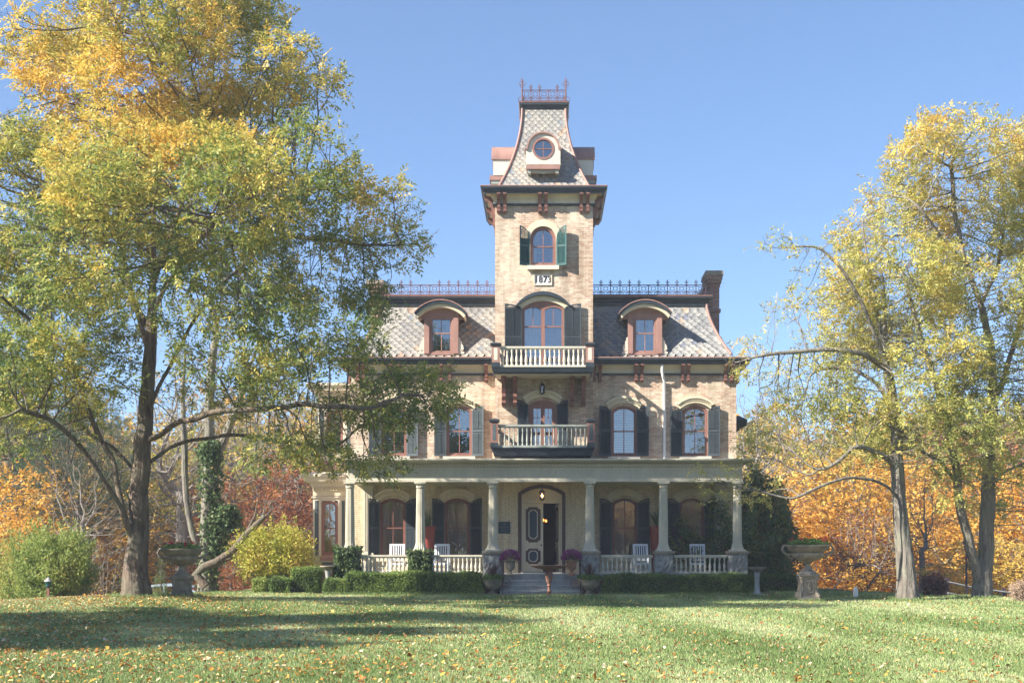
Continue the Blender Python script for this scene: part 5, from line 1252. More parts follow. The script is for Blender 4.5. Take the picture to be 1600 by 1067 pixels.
# ---- great stone urns on pedestals
def garden_urn(px, py, d, sc_, label, mat, seed, flo=True):
    x = fx(px, d); z = fz(py, d); t = thing('garden_urn', (x, d, z), label, 'urn', 'great planted urns on the lawn')
    u = .00379*sc_; 
    def K(lst): return [(r*u, (1015-y)*u) for r, y in lst]
    m = MB(); w_ = 64*u; h0 = 0; hs = (1015-965)*u; h1 = (1015-800)*u
    m.ring([(.10*sc_, 0), (.10*sc_, .09*sc_), (.075*sc_, .13*sc_), (.03*sc_, .17*sc_), (0, .21*sc_), (0, h1-.10*sc_), (.03*sc_, h1-.05*sc_), (.06*sc_, h1-.02*sc_), (.075*sc_, h1), (.075*sc_, h1+.05*sc_), (.02*sc_, h1+.07*sc_)], -w_, w_, -w_, w_, closed=False)
    m.box(-w_, w_, -w_, w_, h1+.02*sc_, h1+.068*sc_)
    # recessed panel frame, relief figure and scrolled corner consoles
    for (ax, sg) in (('y', -1), ('x', 1), ('x', -1), ('y', 1)):
        R_ = {('y', -1): 0, ('x', 1): 90, ('y', 1): 180, ('x', -1): 270}[(ax, sg)]
        xf = Matrix.Rotation(R(R_), 4, 'Z'); q = MB(xf); a = w_*.62
        q.plate([(-a, .26*sc_), (a, .26*sc_), (a, h1-.14*sc_), (-a, h1-.14*sc_)], [[(-a*.8, .30*sc_), (a*.8, .30*sc_), (a*.8, h1-.18*sc_), (-a*.8, h1-.18*sc_)]], -w_-.02*sc_, -w_+.01)
        q.prism([(-.03*sc_, .36*sc_), (.03*sc_, .36*sc_), (.05*sc_, .48*sc_), (.03*sc_, .58*sc_), (.0, .66*sc_), (-.03*sc_, .58*sc_), (-.05*sc_, .48*sc_)], -w_-.03*sc_, -w_+.01, 'y')
        m.add(q.v, q.f)
    for sx in (-1, 1):
        for sy in (-1, 1):
            xf = Matrix.Rotation(math.atan2(sy, sx), 4, 'Z'); q = MB(xf); r0 = w_*1.30
            pl = [(r0-.03, .14*sc_), (r0+.14*sc_, .14*sc_), (r0+.15*sc_, .20*sc_), (r0+.07*sc_, .28*sc_), (r0+.02*sc_, .42*sc_), (r0+.015*sc_, .58*sc_), (r0+.05*sc_, .68*sc_), (r0+.09*sc_, .74*sc_), (r0+.08*sc_, h1-.02*sc_), (r0-.03, h1-.02*sc_)]
            q.prism(pl, -.05*sc_, .05*sc_, 'y'); m.add(q.v, q.f)
    bl(m, 'pedestal', mat, t, 35)
    n = 72; prof = K([(84, 797), (82, 790), (74, 783), (70, 770), (50, 758), (34, 742), (25, 722), (22, 705), (30, 698), (42, 690), (40, 684), (60, 680), (92, 664), (118, 645), (132, 625), (134, 612), (126, 606), (150, 596), (166, 575), (172, 562), (184, 556), (186, 546), (176, 544), (168, 552), (120, 560)])
    b = MB(); b.lathe(prof, (0, 0, 0), n)
    V = b.v
    for i, p in enumerate(V):   # gadroons on the lower bowl
        zz = p[2]/u; 
        if 335 < zz < 398:
            a = math.atan2(p[1], p[0]); k = 1+.13*abs(math.sin(a*9))*(1-abs(zz-366)/34); V[i] = (p[0]*k, p[1]*k, p[2])
    bl(b, 'bowl', mat, t, 40)
    for s in (-1, 1):
        q = MB(); pts = [(s*165*u, 0, 462*u), (s*196*u, 0, 468*u), (s*212*u, 0, 440*u), (s*206*u, 0, 412*u), (s*180*u, 0, 394*u), (s*150*u, 0, 388*u), (s*128*u, 0, 392*u)]
        q.tube(pts, [8*u, 10*u, 11*u, 11*u, 10*u, 9*u, 8*u], 8)
        q.tube([(s*150*u, 0, 392*u), (s*158*u, 0, 372*u), (s*146*u, 0, 358*u), (s*128*u, 0, 362*u), (s*122*u, 0, 374*u)], 7*u, 7); bl(q, 'handle', mat, t, 60)
    rg = np.random.default_rng(seed); n = 1500 if flo else 1000; a = rg.random(n)*6.28; rr = np.sqrt(rg.random(n))*165*u; hz = (rg.random(n)**.8)*(60*u)*(1-(rr/(175*u))**2*.6)
    C = np.stack([rr*np.cos(a), rr*np.sin(a), 460*u+hz], 1); k = rg.random(n) < .05; C[k, 2] -= 30*u; C[k, :2] *= 1.1
    leafcloud('plants', t, C, 'leaf_fresh', seed, .07*sc_, .045*sc_, up=.5)
    n = 14; a = rg.random(n)*6.28; C = np.stack([150*u*np.cos(a)*rg.random(n)**.3, 150*u*np.sin(a), 500*u+rg.random(n)*30*u], 1); C = np.repeat(C, 12, 0)+rg.normal(0, .012, (n*12, 3))
    leafcloud('flowers', t, C, 'petal_red', seed+1, .04, .03)
    return t
M['petal_red'] = tinted('red_petals', [(0,(.35,.01,.03)), (1,(.6,.03,.08))], .6, .2)
M['petal_mum'] = tinted('magenta_petals', [(0,(.20,.03,.14)), (.5,(.42,.09,.30)), (1,(.62,.26,.48))], .6, .3)
garden_urn(284.5, 941, 35.6, .84, 'mossy stone urn on pedestal beside the great trunk on the left of the lawn', 'castdark', 2, False)
garden_urn(1262, 939, 38.5, .95, 'weathered brownish stone urn on pedestal overflowing with bright green plants, right side of lawn', 'caststone', 3)

# ---- fountain basin in front of the steps
d = 41.0; t = thing('birdbath', (fx(858, d), d, 0), 'rusty iron birdbath with wide shallow fluted basin in front of the porch steps', 'birdbath')
h = 1.02
b = MB().lathe([(.10, h-.20), (.13, h-.17), (.20, h-.13), (.42, h-.075), (.56, h-.03), (.60, h), (.585, h+.012), (.54, h-.005), (.3, h-.05), (.0, h-.07)], Z0, 48)
for i, p in enumerate(b.v):
    a = math.atan2(p[1], p[0]); r = math.hypot(p[0], p[1]); k = 1+.02*math.cos(a*16)*(r > .3); b.v[i] = (p[0]*k, p[1]*k, p[2])
bl(b, 'basin', 'rust', t, 40)
bl(MB().lathe([(.155, 0), (.155, .03), (.11, .06), (.06, .08), (.045, .12), (.07, .16), (.08, .20), (.05, .26), (.045, .34), (.075, .38), (.05, .42), (.06, .46), (.10, .50), (.105, .56), (.115, .62), (.12, .70), (.14, .74), (.11, .80), (.10, .84)], Z0, 20), 'pedestal', 'rust', t, 40)
# ---- stone bird baths at both ends of the porch
def stone_bath(px, pr, d, h, label):
    t = thing('birdbath', (fx(px, d), d, 0), label, 'birdbath'); rim = pr*d/F
    bl(MB().lathe([(rim*.25, h-.17), (rim*.55, h-.12), (rim*.9, h-.055), (rim, h-.03), (rim, h), (rim*.93, h), (rim*.8, h-.03), (0, h-.05)], Z0, 28), 'basin', 'caststone', t, 40)
    bl(MB().lathe([(.17, 0), (.17, .05), (.11, .10), (.085, .2), (.08, h*.6), (.10, h-.2), (.12, h-.16)], Z0, 16), 'column', 'stepstone', t, 40)
stone_bath(1183, 14, 42.4, .95, 'grey stone birdbath with square rim at the right end of the clipped hedge')
stone_bath(512.5, 12.5, 43.6, .98, 'small stone birdbath below the bay window on the left')

# ---- mums in urns on the top step
def mum(px, label, mat, seed):
    d = 44.05 if False else 43.72; t = thing('potted_mum', (fx(px, d), d, PF-.02), label, 'flower pot', 'mums beside the front door')
    bl(MB().lathe([(.13, 0), (.13, .03), (.07, .06), (.05, .10), (.055, .13), (.13, .20), (.17, .30), (.16, .40), (.19, .46), (.20, .49), (.17, .48), (.0, .45)], Z0, 20), 'pot', mat, t, 40)
    rg = np.random.default_rng(seed); n = 1700; v = rg.normal(size=(n, 3)); v[:, 2] = np.abs(v[:, 2])*1.0-.15; v /= np.linalg.norm(v, axis=1)[:, None]
    C = v*np.array([.33, .33, .30])*(.86+.16*rg.random(n))[:, None]+np.array([0, 0, .56])
    leafcloud('flowers', t, C, 'petal_mum', seed, .05, .04)
    C = v[:600]*.27+np.array([0, 0, .55]); leafcloud('leaves', t, C, 'leaf_hedge', seed+1, .06, .04)
mum(797, 'magenta chrysanthemums in a mossy grey urn on the top step, left of the door', 'castdark', 4)
mum(893, 'magenta chrysanthemums in a tan terracotta urn on the top step, right of the door', 'terracotta', 5)
# ---- low iron planters flanking the steps
def planter(px, d, label, seed):
    t = thing('iron_planter', (fx(px, d), d, 0), label, 'planter', 'low iron planters flanking the steps')
    b = MB().lathe([(.20, 0), (.20, .04), (.12, .08), (.10, .14), (.16, .19), (.30, .26), (.36, .36), (.37, .44), (.43, .50), (.45, .53), (.40, .52), (.0, .47)], Z0, 36)
    bl(b, 'bowl', 'castdark', t, 40)
    for s in (-1, 1):
        q = MB(); c = (s*.50, 0, .40); q.tube([(c[0]+.13*math.cos(a), 0, c[2]+.14*math.sin(a)) for a in np.linspace(0, 5.8, 14)], .014, 6, closed=True)
        for a in (0, 1.05, 2.1, 3.14, 4.2, 5.2): q.tube([(c[0], 0, c[2]), (c[0]+.12*math.cos(a), 0, c[2]+.13*math.sin(a))], .008, 5)
        bl(q, 'handle', 'rust', t, 60)
    rg = np.random.default_rng(seed); n = 700; a = rg.random(n)*6.28; rr = np.sqrt(rg.random(n))*.42; C = np.stack([rr*np.cos(a), rr*np.sin(a), .52+.16*rg.random(n)*(1.2-rr)], 1)
    leafcloud('foliage', t, C, 'leaf_fresh', seed, .07, .04, up=.6); blades('spikes', t, 46, .72, .62, 'leaf_plum', seed, .035, .5)
planter(768.5, 43.1, 'low iron planter with dark spiky plant at the left foot of the steps', 6)
planter(921, 43.1, 'low iron planter with spiky plant at the right foot of the steps', 7)
# ---- tall red pots on the porch
def tall_pot(px, label, seed):
    d = 46.05; t = thing('tall_pot', (fx(px, d), d, PF), label, 'flower pot', 'tall red pots against the porch wall')
    bl(MB().lathe([(.17, 0), (.18, .05), (.20, .5), (.24, 1.0), (.28, 1.55), (.30, 1.60), (.30, 1.68), (.26, 1.68), (.24, 1.6), (0, 1.58)], Z0, 28), 'pot', 'redpot', t, 40)
    blades('sword_leaves', t, 22, .85, .75, 'leaf_locustgreen', seed, .07, 1.6, .2, .5)
M['leaf_locustgreen'] = tinted('sword_leaves', [(0,(.05,.10,.04)), (1,(.28,.30,.14))], .4, .1, .5)
tall_pot(668, 'tall red pot of sword leaves between the two left porch windows', 8)
tall_pot(1027, 'tall red pot of sword leaves between the two right porch windows', 9)

# ---- rocking chairs
def rocker_parts(t):
    bw = .29
    m = MB(); 
    xf = Matrix.Translation((0, .22, .42)) @ Matrix.Rotation(R(-14), 4, 'X')
    b = MB(xf)
    for s in (-1, 1): b.box(s*bw-.025, s*bw+.025, -.02, .02, -.02, .82)
    b.box(-bw, bw, -.018, .018, .74, .82); b.box(-bw, bw, -.016, .016, .10, .16)
    for k in range(6): xx = -bw+.058+k*(2*bw-.116)/5; b.box(xx-.022, xx+.022, -.008, .008, .16, .74)
    bl(b, 'backrest', 'blueslat', t)
    s_ = MB()
    for k in range(6): s_.box(-.28, .28, -.26+k*.083, -.19+k*.083, .40+.004*k, .42+.004*k)
    s_.box(-.29, .29, -.28, -.262, .35, .42); bl(s_, 'seat', 'blueslat', t)
    for s in (-1, 1):
        bl(MB().box(s*.31-.035, s*.31+.035, -.34, .26, .63, .655), 'arm', 'blueslat', t)
        bl(MB().box(s*.31-.02, s*.31+.02, -.27, -.23, .08, .63), 'leg', 'blueslat', t); bl(MB().box(s*.31-.02, s*.31+.02, .20, .24, .08, .63), 'leg', 'blueslat', t)
        r = MB(); pts = [(-.42+.9*i/14) for i in range(15)]; pl = [(y, .02+.30*y*y) for y in pts]; r.prism(pl+[(y, z+.045) for y, z in pl[::-1]], s*.31-.016, s*.31+.016, 'x'); bl(r, 'rocker', 'blueslat', t)
    bl(MB().box(-.31, .31, -.262, -.238, .18, .21), 'stretcher', 'blueslat', t)
d = 45.35
ch0 = thing('rocking_chair', (fx(620, d), d, PF), 'white slatted rocking chair, leftmost on the porch, before the first window', 'rocking chair', 'white rocking chairs on the porch'); rocker_parts(ch0)
ch0.rotation_euler = (0, 0, R(4)); ch0.scale = (.86, .86, .86)
kids = {}
for c in bpy.data.objects:
    if c.parent: kids.setdefault(c.parent.name, []).append(c)
for px, lab, a in ((689, 'white slatted rocking chair left of the door beside the tall red pot', -3), (1003, 'white slatted rocking chair nearest the door on the right side of the porch', 5), (1090, 'white slatted rocking chair at the far right of the porch', -4)):
    c = copy_tree(ch0, None, kids); c.location = (fx(px, d), d, PF); c.rotation_euler = (0, 0, R(a)); c['label'] = lab; c.scale = (.86, .86, .86)
# ---- post lamp, marker, lamp post, fence, bench
d = 37.0; zz = fz(938, d); t = thing('garden_lamp', (fx(75.5, d), d, zz), 'blue lantern with a conical cap on a brown wooden post at far left', 'garden lamp')
bl(MB().box(-.035, .035, -.035, .035, -.1, .40), 'post', 'bracket', t); bl(MB().lathe([(.07, .39), (.08, .41), (.08, .46), (.065, .47), (.085, .50), (.085, .55)], Z0, 16), 'lantern_body', 'teal', t, 40); bl(MB().lathe([(.12, .555), (.10, .59), (.03, .66), (.0, .69)], Z0, 16), 'cap', 'stepstone', t, 40)
d = 41.0; zz = gz(fx(1337, d), d); t = MB().prism([(-.07, -.05), (.07, -.05), (.065, .30), (.03, .345), (-.03, .345), (-.065, .30)], -.05, .05, 'y').build('stone_marker', M['white'], None, org=Z0); t.location = (fx(1337, d), d, zz); tag(t, 'small pale stone marker standing in the lawn left of the gnarled trunk', 'marker')
d = 47.5; t = thing('stone_bench', (fx(1217, d), d, 0), 'low stone bench in the dark evergreen shade right of the porch', 'bench')
bl(MB().box(-.55, .55, -.2, .2, .40, .47), 'seat', 'stepstone', t)
for s in (-1, 1): bl(MB().prism([(s*.42-.09, 0), (s*.42+.09, 0), (s*.42+.06, .2), (s*.42+.09, .40), (s*.42-.09, .40), (s*.42-.06, .2)], -.16, .16, 'y'), 'leg', 'stepstone', t)
# black lamp post seen beside the twin trunk
d = 43.5; zz = gz(fx(1510, d), d); t = thing('lamp_post', (fx(1510, d), d, zz), 'thin black lamp post standing just left of the twin trunks', 'lamp post')
bl(MB().lathe([(.07, 0), (.07, .15), (.04, .2), (.035, 1.6), (.05, 1.65)], Z0, 12), 'pole', 'iron', t, 40)
bl(MB().lathe([(.05, 1.65), (.08, 1.70), (.12, 1.95), (.13, 1.96), (.03, 2.1), (0, 2.15)], Z0, 6), 'lantern_head', 'iron', t)
d = 46.5; t = thing('paddock_fence', (fx(1480, d), d, gz(fx(1480, d), d)), 'dark post and rail fence behind the twin trunks at the right edge', 'fence')
x = fx(1480, d); pts = []
k = 0
while x < fx(1700, 49): pts.append((x, d+k*.35, gz(x, d+k*.35)+.5*(k*.10))); x += 1.15; k += 1
o3 = Vector(t.location)
for p in pts: q = Vector(p)-o3; bl(MB().box(q.x-.055, q.x+.055, q.y-.05, q.y+.05, q.z-1.2, q.z+1.05), 'post', 'iron', t)
for zz in (.9, .5):
    r = MB().tube([Vector(p)-o3+Vector((0, -.06, zz)) for p in pts], .035, 6); bl(r, 'rail', 'stepstone', t)

# ---- the car half hidden behind the urn
def car(x, y, z, label):
    t = thing('parked_car', (x, y, z), label, 'car')
    side = [(-2.2, .35), (-2.22, .75), (-2.05, .95), (-1.35, 1.02), (1.35, 1.0), (1.95, .90), (2.2, .70), (2.22, .38), (2.0, .25), (-2.0, .25)]
    b = MB().prism(side, -.85, .85, 'y'); bl(b, 'body', 'carpaint', t)
    cab = [(-1.75, .98), (-1.25, 1.38), (-.6, 1.50), (.2, 1.50), (.7, 1.36), (1.35, 1.0)]
    c = MB(); inn = [(-1.55, 1.01), (-1.18, 1.32), (-.6, 1.42), (.15, 1.42), (.6, 1.30), (1.12, 1.01)]
    c.plate(cab, [inn], -.74, -.68); c.plate(cab, [inn], .68, .74)
    for a, b_ in ((cab[1], cab[2]), (cab[2], cab[3]), (cab[3], cab[4])): c.add([(a[0], -.7, a[1]), (b_[0], -.7, b_[1]), (b_[0], .7, b_[1]), (a[0], .7, a[1]), (a[0], -.7, a[1]-.05), (b_[0], -.7, b_[1]-.05), (b_[0], .7, b_[1]-.05), (a[0], .7, a[1]-.05)], [(0, 1, 2, 3), (7, 6, 5, 4), (0, 4, 5, 1), (3, 2, 6, 7)])
    c.box(-.33, -.27, -.745, -.68, 1.0, 1.44); bl(c, 'roof', 'carpaint', t)
    g = MB().add([(p[0], -.71, p[1]) for p in inn], [list(range(6))]); bl(g, 'side_window', 'glass', t)
    bl(MB().add([(1.33, -.68, 1.0), (1.33, .68, 1.0), (.7, .68, 1.35), (.7, -.68, 1.35)], [(0, 1, 2, 3)]), 'windscreen', 'glass', t)
    bl(MB().prism([(-1.5, .9), (1.1, .9), (.9, 1.05), (-1.4, 1.05)], -.6, .6, 'y'), 'seats', 'iron', t)
    for wx in (-1.35, 1.35):
        for s in (-1, 1):
            w_ = MB(Matrix.Translation((wx, s*.80, .32)) @ Matrix.Rotation(R(90), 4, 'X')); w_.lathe([(.20, -.1), (.31, -.1), (.33, -.05), (.33, .05), (.31, .1), (.20, .1)], Z0, 24); bl(w_, 'wheel', 'iron', t, 40)
M['carpaint'] = paint('silver_blue_car_paint', (.35,.42,.52), .25, .05, 2, 0)
car(fx(276, 52), 52, fz(911.5, 52)-1.5, 'silver blue car parked below the lawn, roof showing behind the left urn')

# ================================================================== HEDGES AND SHRUBS
def hedge(name, x0, x1, y0, y1, z1, label, n, mat='leaf_hedge', seed=1, cat='hedge', group=None, z0=0, rough=.075, tbase=.42):
    cx, cy = (x0+x1)/2, (y0+y1)/2; t = thing(name, (cx, cy, z0), label, cat, group); rg = np.random.default_rng(seed)
    X_, Y_, Zh = x1-x0, y1-y0, z1-z0
    A = np.array([X_*Zh, X_*Zh, Y_*Zh, Y_*Zh, X_*Y_]); f = rg.choice(5, n, p=A/A.sum()); u = rg.random(n)-.5; v = rg.random(n)
    P = np.empty((n, 3)); nn = np.zeros((n, 3))
    for k, (s, ax) in enumerate(((-1, 1), (1, 1), (-1, 0), (1, 0), (1, 2))):
        m = f == k
        if ax == 1: P[m] = np.stack([u[m]*X_, np.full(m.sum(), s*Y_/2), v[m]*Zh], 1)
        elif ax == 0: P[m] = np.stack([np.full(m.sum(), s*X_/2), u[m]*Y_, v[m]*Zh], 1)
        else: P[m] = np.stack([u[m]*X_, (v[m]-.5)*Y_, np.full(m.sum(), Zh)], 1)
        nn[m, ax] = s
    wob = (field(P, 2.2, seed)-.5)*rough*1.6+rg.normal(0, rough*.45, n)-.03
    P += nn*wob[:, None]
    # rounded edges
    ed = np.minimum(np.abs(np.abs(P[:, 0])-X_/2), 9); 
    tt = np.clip(tbase+(field(P, 1.5, seed+3)-.5)*.5+rg.normal(0, .17, n), 0, 1)
    leafcloud('leaves', t, P, mat, seed, .05, .034, tint=tt, up=.3)
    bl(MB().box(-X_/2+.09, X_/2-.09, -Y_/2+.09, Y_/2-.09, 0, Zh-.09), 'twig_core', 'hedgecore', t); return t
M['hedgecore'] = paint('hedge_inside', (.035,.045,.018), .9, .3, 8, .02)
hy = 42.75
hedge('box_hedge', fx(944, hy), fx(1178, hy), hy, hy+.75, fz(899, hy), 'clipped box hedge in front of the right half of the porch', 42000, seed=31, group='clipped hedges')
hedge('box_hedge', fx(540, hy), fx(751, hy), hy, hy+.75, fz(896, hy), 'clipped box hedge in front of the left half of the porch', 40000, seed=32, group='clipped hedges')
hedge('box_hedge', fx(506, hy), fx(539, hy), hy+.02, hy+.72, fz(906, hy), 'low end block of hedge at the foot of the left ivy pier', 6500, seed=33, group='clipped hedges')
hy = 44.6
hedge('box_hedge', fx(456, hy), fx(497, hy), hy, hy+1.0, fz(889, hy), 'tall green hedge block left of the bay window', 11000, seed=34, group='clipped hedges', z0=gz(fx(476, hy), hy))
hedge('box_hedge', fx(425, hy), fx(455, hy), hy-.3, hy+.6, fz(904, hy), 'shorter darker hedge block in front of the yellow shrub', 6500, seed=35, group='clipped hedges', z0=gz(fx(440, hy), hy), tbase=.3)
hedge('box_hedge', fx(393, hy), fx(412, hy), hy, hy+.6, fz(905, hy), 'smallest hedge block standing alone by the red leaf litter', 3500, seed=36, group='clipped hedges', z0=gz(fx(402, hy), hy), tbase=.6)
hedge('box_hedge', fx(1184, 46.5), fx(1250, 46.5), 46.5, 47.1, fz(899, 46.5), 'dark shaded hedge right of the stone birdbath', 9000, seed=37, group='clipped hedges', tbase=.25)
# ivy on the two left piers
def ivy_pier(px, w_, z0, z1, label, seed, n):
    x = fx(px, DP); t = thing('ivy', (x, DP, 0), label, 'ivy', 'ivy on the porch piers'); rg = np.random.default_rng(seed)
    f = rg.integers(0, 3, n); u = rg.random(n)*2-1; z = z0+(z1-z0)*rg.random(n); b = w_*(1+.12*np.sin(z*5+seed)+.10*rg.normal(size=n)); dpt = .33+.05*rg.normal(size=n)
    P = np.where((f == 0)[:, None], np.stack([u*b, -dpt-.03, z], 1), np.where((f == 1)[:, None], np.stack([b, u*.33, z], 1), np.stack([-b, u*.33, z], 1)))
    leafcloud('leaves', t, P, 'leaf_evergreen', seed, .10, .08, up=-.2)
    m = MB()
    for k in range(5):
        xx = -w_*.8+k*w_*.4; m.tube([(xx+.05*math.sin(j*1.3+k), -.34, z0+(z1-z0)*j/8) for j in range(9)], .010, 5)
    bl(m, 'stem', 'twig', t)
ivy_pier(543, .36, .02, 1.62, 'thick ivy wrapping the left corner pier of the porch', 5, 5200)
ivy_pier(657, .33, .45, 1.50, 'ivy covering the pier below the second porch column', 6, 3800)

def bush(name, x, y, z, rx, ry, rz, label, mat, n, seed, ll=.10, lw=.05, stems=14, cat='shrub', group=None, bark='bark_grey', shell=.5, spiky=0, tb=.5, zc=None, shoots=60):
    t = thing(name, (x, y, z), label, cat, group); rg = np.random.default_rng(seed)
    m = MB()
    for k in range(stems):
        a = rg.random()*6.28; q = rg.random()**.6; e = np.array([rx*q*math.cos(a), ry*q*math.sin(a), rz*(1.0+.8*math.sqrt(max(0, 1-q*q)))*(.75 if not spiky else 1)]); s0 = np.array([.12*math.cos(a), .12*math.sin(a), 0])
        pts = [s0+(e-s0)*u+np.array([0, 0, .25*rz*math.sin(u*3.1)*(.5)])+rg.normal(0, .04, 3)*(0 < u) for u in np.linspace(0, 1, 7)]; m.tube(pts, [.035*(1-.8*u) for u in np.linspace(0, 1, 7)], 5)
    bl(m, 'stems', bark, t)
    if n:
        v = rg.normal(size=(n, 3)); v /= np.linalg.norm(v, axis=1)[:, None]; r = rg.random(n)**shell
        lump = 1+.28*(field(v, 2.6, seed)-.5)*2+.14*(field(v, 7.0, seed+1)-.5)*2
        P = v*np.array([rx, ry, rz])*(r*lump)[:, None]; P[:, 2] += zc if zc is not None else rz*.95; P = P[P[:, 2] > .02]
        if shoots:   # stray shoots breaking the outline
            ex = []
            for q in range(shoots):
                dv = rg.normal(size=3); dv[2] = abs(dv[2])+.25; dv /= np.linalg.norm(dv); L0 = rg.uniform(.12, .38)*min(rx, rz); b0 = dv*np.array([rx, ry, rz])*.92; b0[2] += zc if zc is not None else rz*.95
                u = rg.random(26)[:, None]; dd = dv*.5+np.array([0, 0, .8]); ex.append(b0+dd*u*L0*1.5+rg.normal(0, .035, (26, 3)))
            P = np.vstack([P]+ex)
        tt = np.clip(tb+(field(P, 1.4, seed+2)-.5)*.55+rg.normal(0, .16, len(P)), 0, 1)
        leafcloud('leaves', t, P, mat, seed, ll, lw, tint=tt, up=.4+spiky)
    return t
d = 46.6; x = fx(427, d); bush('golden_shrub', x, d, gz(x, d), 1.42, 1.2, .98, 'rounded yellow green shrub left of the bay window', 'leaf_shrub', 16000, 41, .11, .05, 26, zc=1.28, tb=.55)
d = 38.9; x = fx(55, d); bush('juniper', x, d+1.5, gz(x, d+1.5)-.1, 1.25, 1.2, 1.15, 'large feathery green juniper behind the garden lamp at far left', 'leaf_juniper', 30000, 42, .13, .035, 20, spiky=.7, zc=1.15)
bush('juniper', x-1.9, d+4, gz(x-1.9, d+4)-.2, 1.2, 1.2, 1.5, 'small yellowish juniper cut by the left edge of the photo', 'leaf_juniper', 12000, 45, .13, .035, 12, spiky=.7, tb=.7)
d = 49; x = fx(1182, d); bush('evergreen_shrub', x, d, 0, 1.25, 1.4, 2.15, 'dark glossy evergreen shrub rising beside the right corner of the porch', 'leaf_evergreen', 30000, 43, .17, .07, 14, zc=2.05, tb=.66)
d = 47.6; x = fx(1215, d); bush('evergreen_shrub', x, d+.8, 0, .85, .9, 1.35, 'lower evergreen shrub spreading behind the stone birdbath', 'leaf_evergreen', 12000, 46, .15, .06, 10, zc=1.3, tb=.55)
# climbing vine over the last porch window
t = thing('climbing_vine', (fx(1124, 46), 46.3, PF), 'leafy green vine climbing the porch wall over the last window on the right', 'vine'); rg = np.random.default_rng(77)
m = MB(); PP = []
for k in range(16):
    p = np.array([rg.normal()*.15+.1, .1, 0]); dr = np.array([rg.normal()*.35-.05, -.08, 1.]); pts = [p.copy()]
    for j in range(16): dr += rg.normal(0, .28, 3)*np.array([1, .5, .3]); dr /= np.linalg.norm(dr); p = p+dr*.17; p[1] = min(.2, max(-.7, p[1])); p[2] = min(p[2], 2.95); pts.append(p.copy()); PP += [p+rg.normal(0, .13, 3) for _ in range(16)]
    m.tube(pts, .009, 4)
bl(m, 'stem', 'bark_grey', t); leafcloud('leaves', t, np.array(PP), 'leaf_evergreen', 78, .13, .08, up=-.3, tint=np.clip(rg.normal(.55, .2, len(PP)), 0, 1))
# bare purple shrubs and small bushes at right
def bare_shrub(x, y, z, R0, H0, label, seed, mat='twig', n=200, leaf=None):
    rg = np.random.default_rng(seed); v = rg.normal(size=(1500, 3)); v /= np.linalg.norm(v, axis=1)[:, None]; v *= (rg.random(1500)**.4)[:, None]
    A = v*np.array([R0, R0*.8, H0*.5])+np.array([0, 0, H0*.55]); A = A[A[:, 2] > .1]
    seeds = [(None, [(0, 0, 0), (0, 0, .2)])]+[(1, [(R0*.45*math.cos(a), R0*.4*math.sin(a), H0*.35)]) for a in np.arange(7)*.9]
    N, par = grow(A, seeds, .12, .17, 2, 120, seed); R_, mn = radii(N, par, .006, 2.5); R_ = .006*(R_/.006)**.75
    V, Q, P = branch_mesh(N, par, R_, mn); t = thing('bare_shrub', (x, y, z), label, 'shrub'); np_obj('branches', V, Q, M[mat], t)
    if leaf:
        c = P[rg.integers(0, len(P), n)]+rg.normal(0, .05, (n, 3)); leafcloud('leaves', t, c, leaf, seed, .09, .05)
    return t
d = 47.5; x = fx(1352, d); bare_shrub(x, d, gz(x, d)-.1, 1.55, 3.3, 'bare twiggy purple grey shrub between the right urn and the gnarled trunk', 51, 'twig', 1500, 'leaf_plum')
d = 45.5; x = fx(1300, d); bare_shrub(x, d, gz(x, d)-.1, .9, 1.7, 'low leafless grey shrub just right of the right urn', 52)
d = 48.0; x = fx(150, d); bare_shrub(x, d, gz(x, d)-.1, 1.9, 3.6, 'tangle of bare grey branches left of the great trunk', 53, 'twig', 300, 'leaf_mixed')
d = 42.5; x = fx(1461, d); bush('barberry', x, d, gz(x, d)-.1, .42, .4, .34, 'low dark purple bush between the two right trunks', 'leaf_plum', 3500, 54, .06, .04, 8, tb=.3)
d = 38.4; x = fx(1597, d); bush('heather_bush', x, d, gz(x, d)-.02, .36, .4, .27, 'small pinkish beige bush at the right edge of the lawn', 'leaf_heather', 4000, 55, .05, .02, 10, spiky=.8)
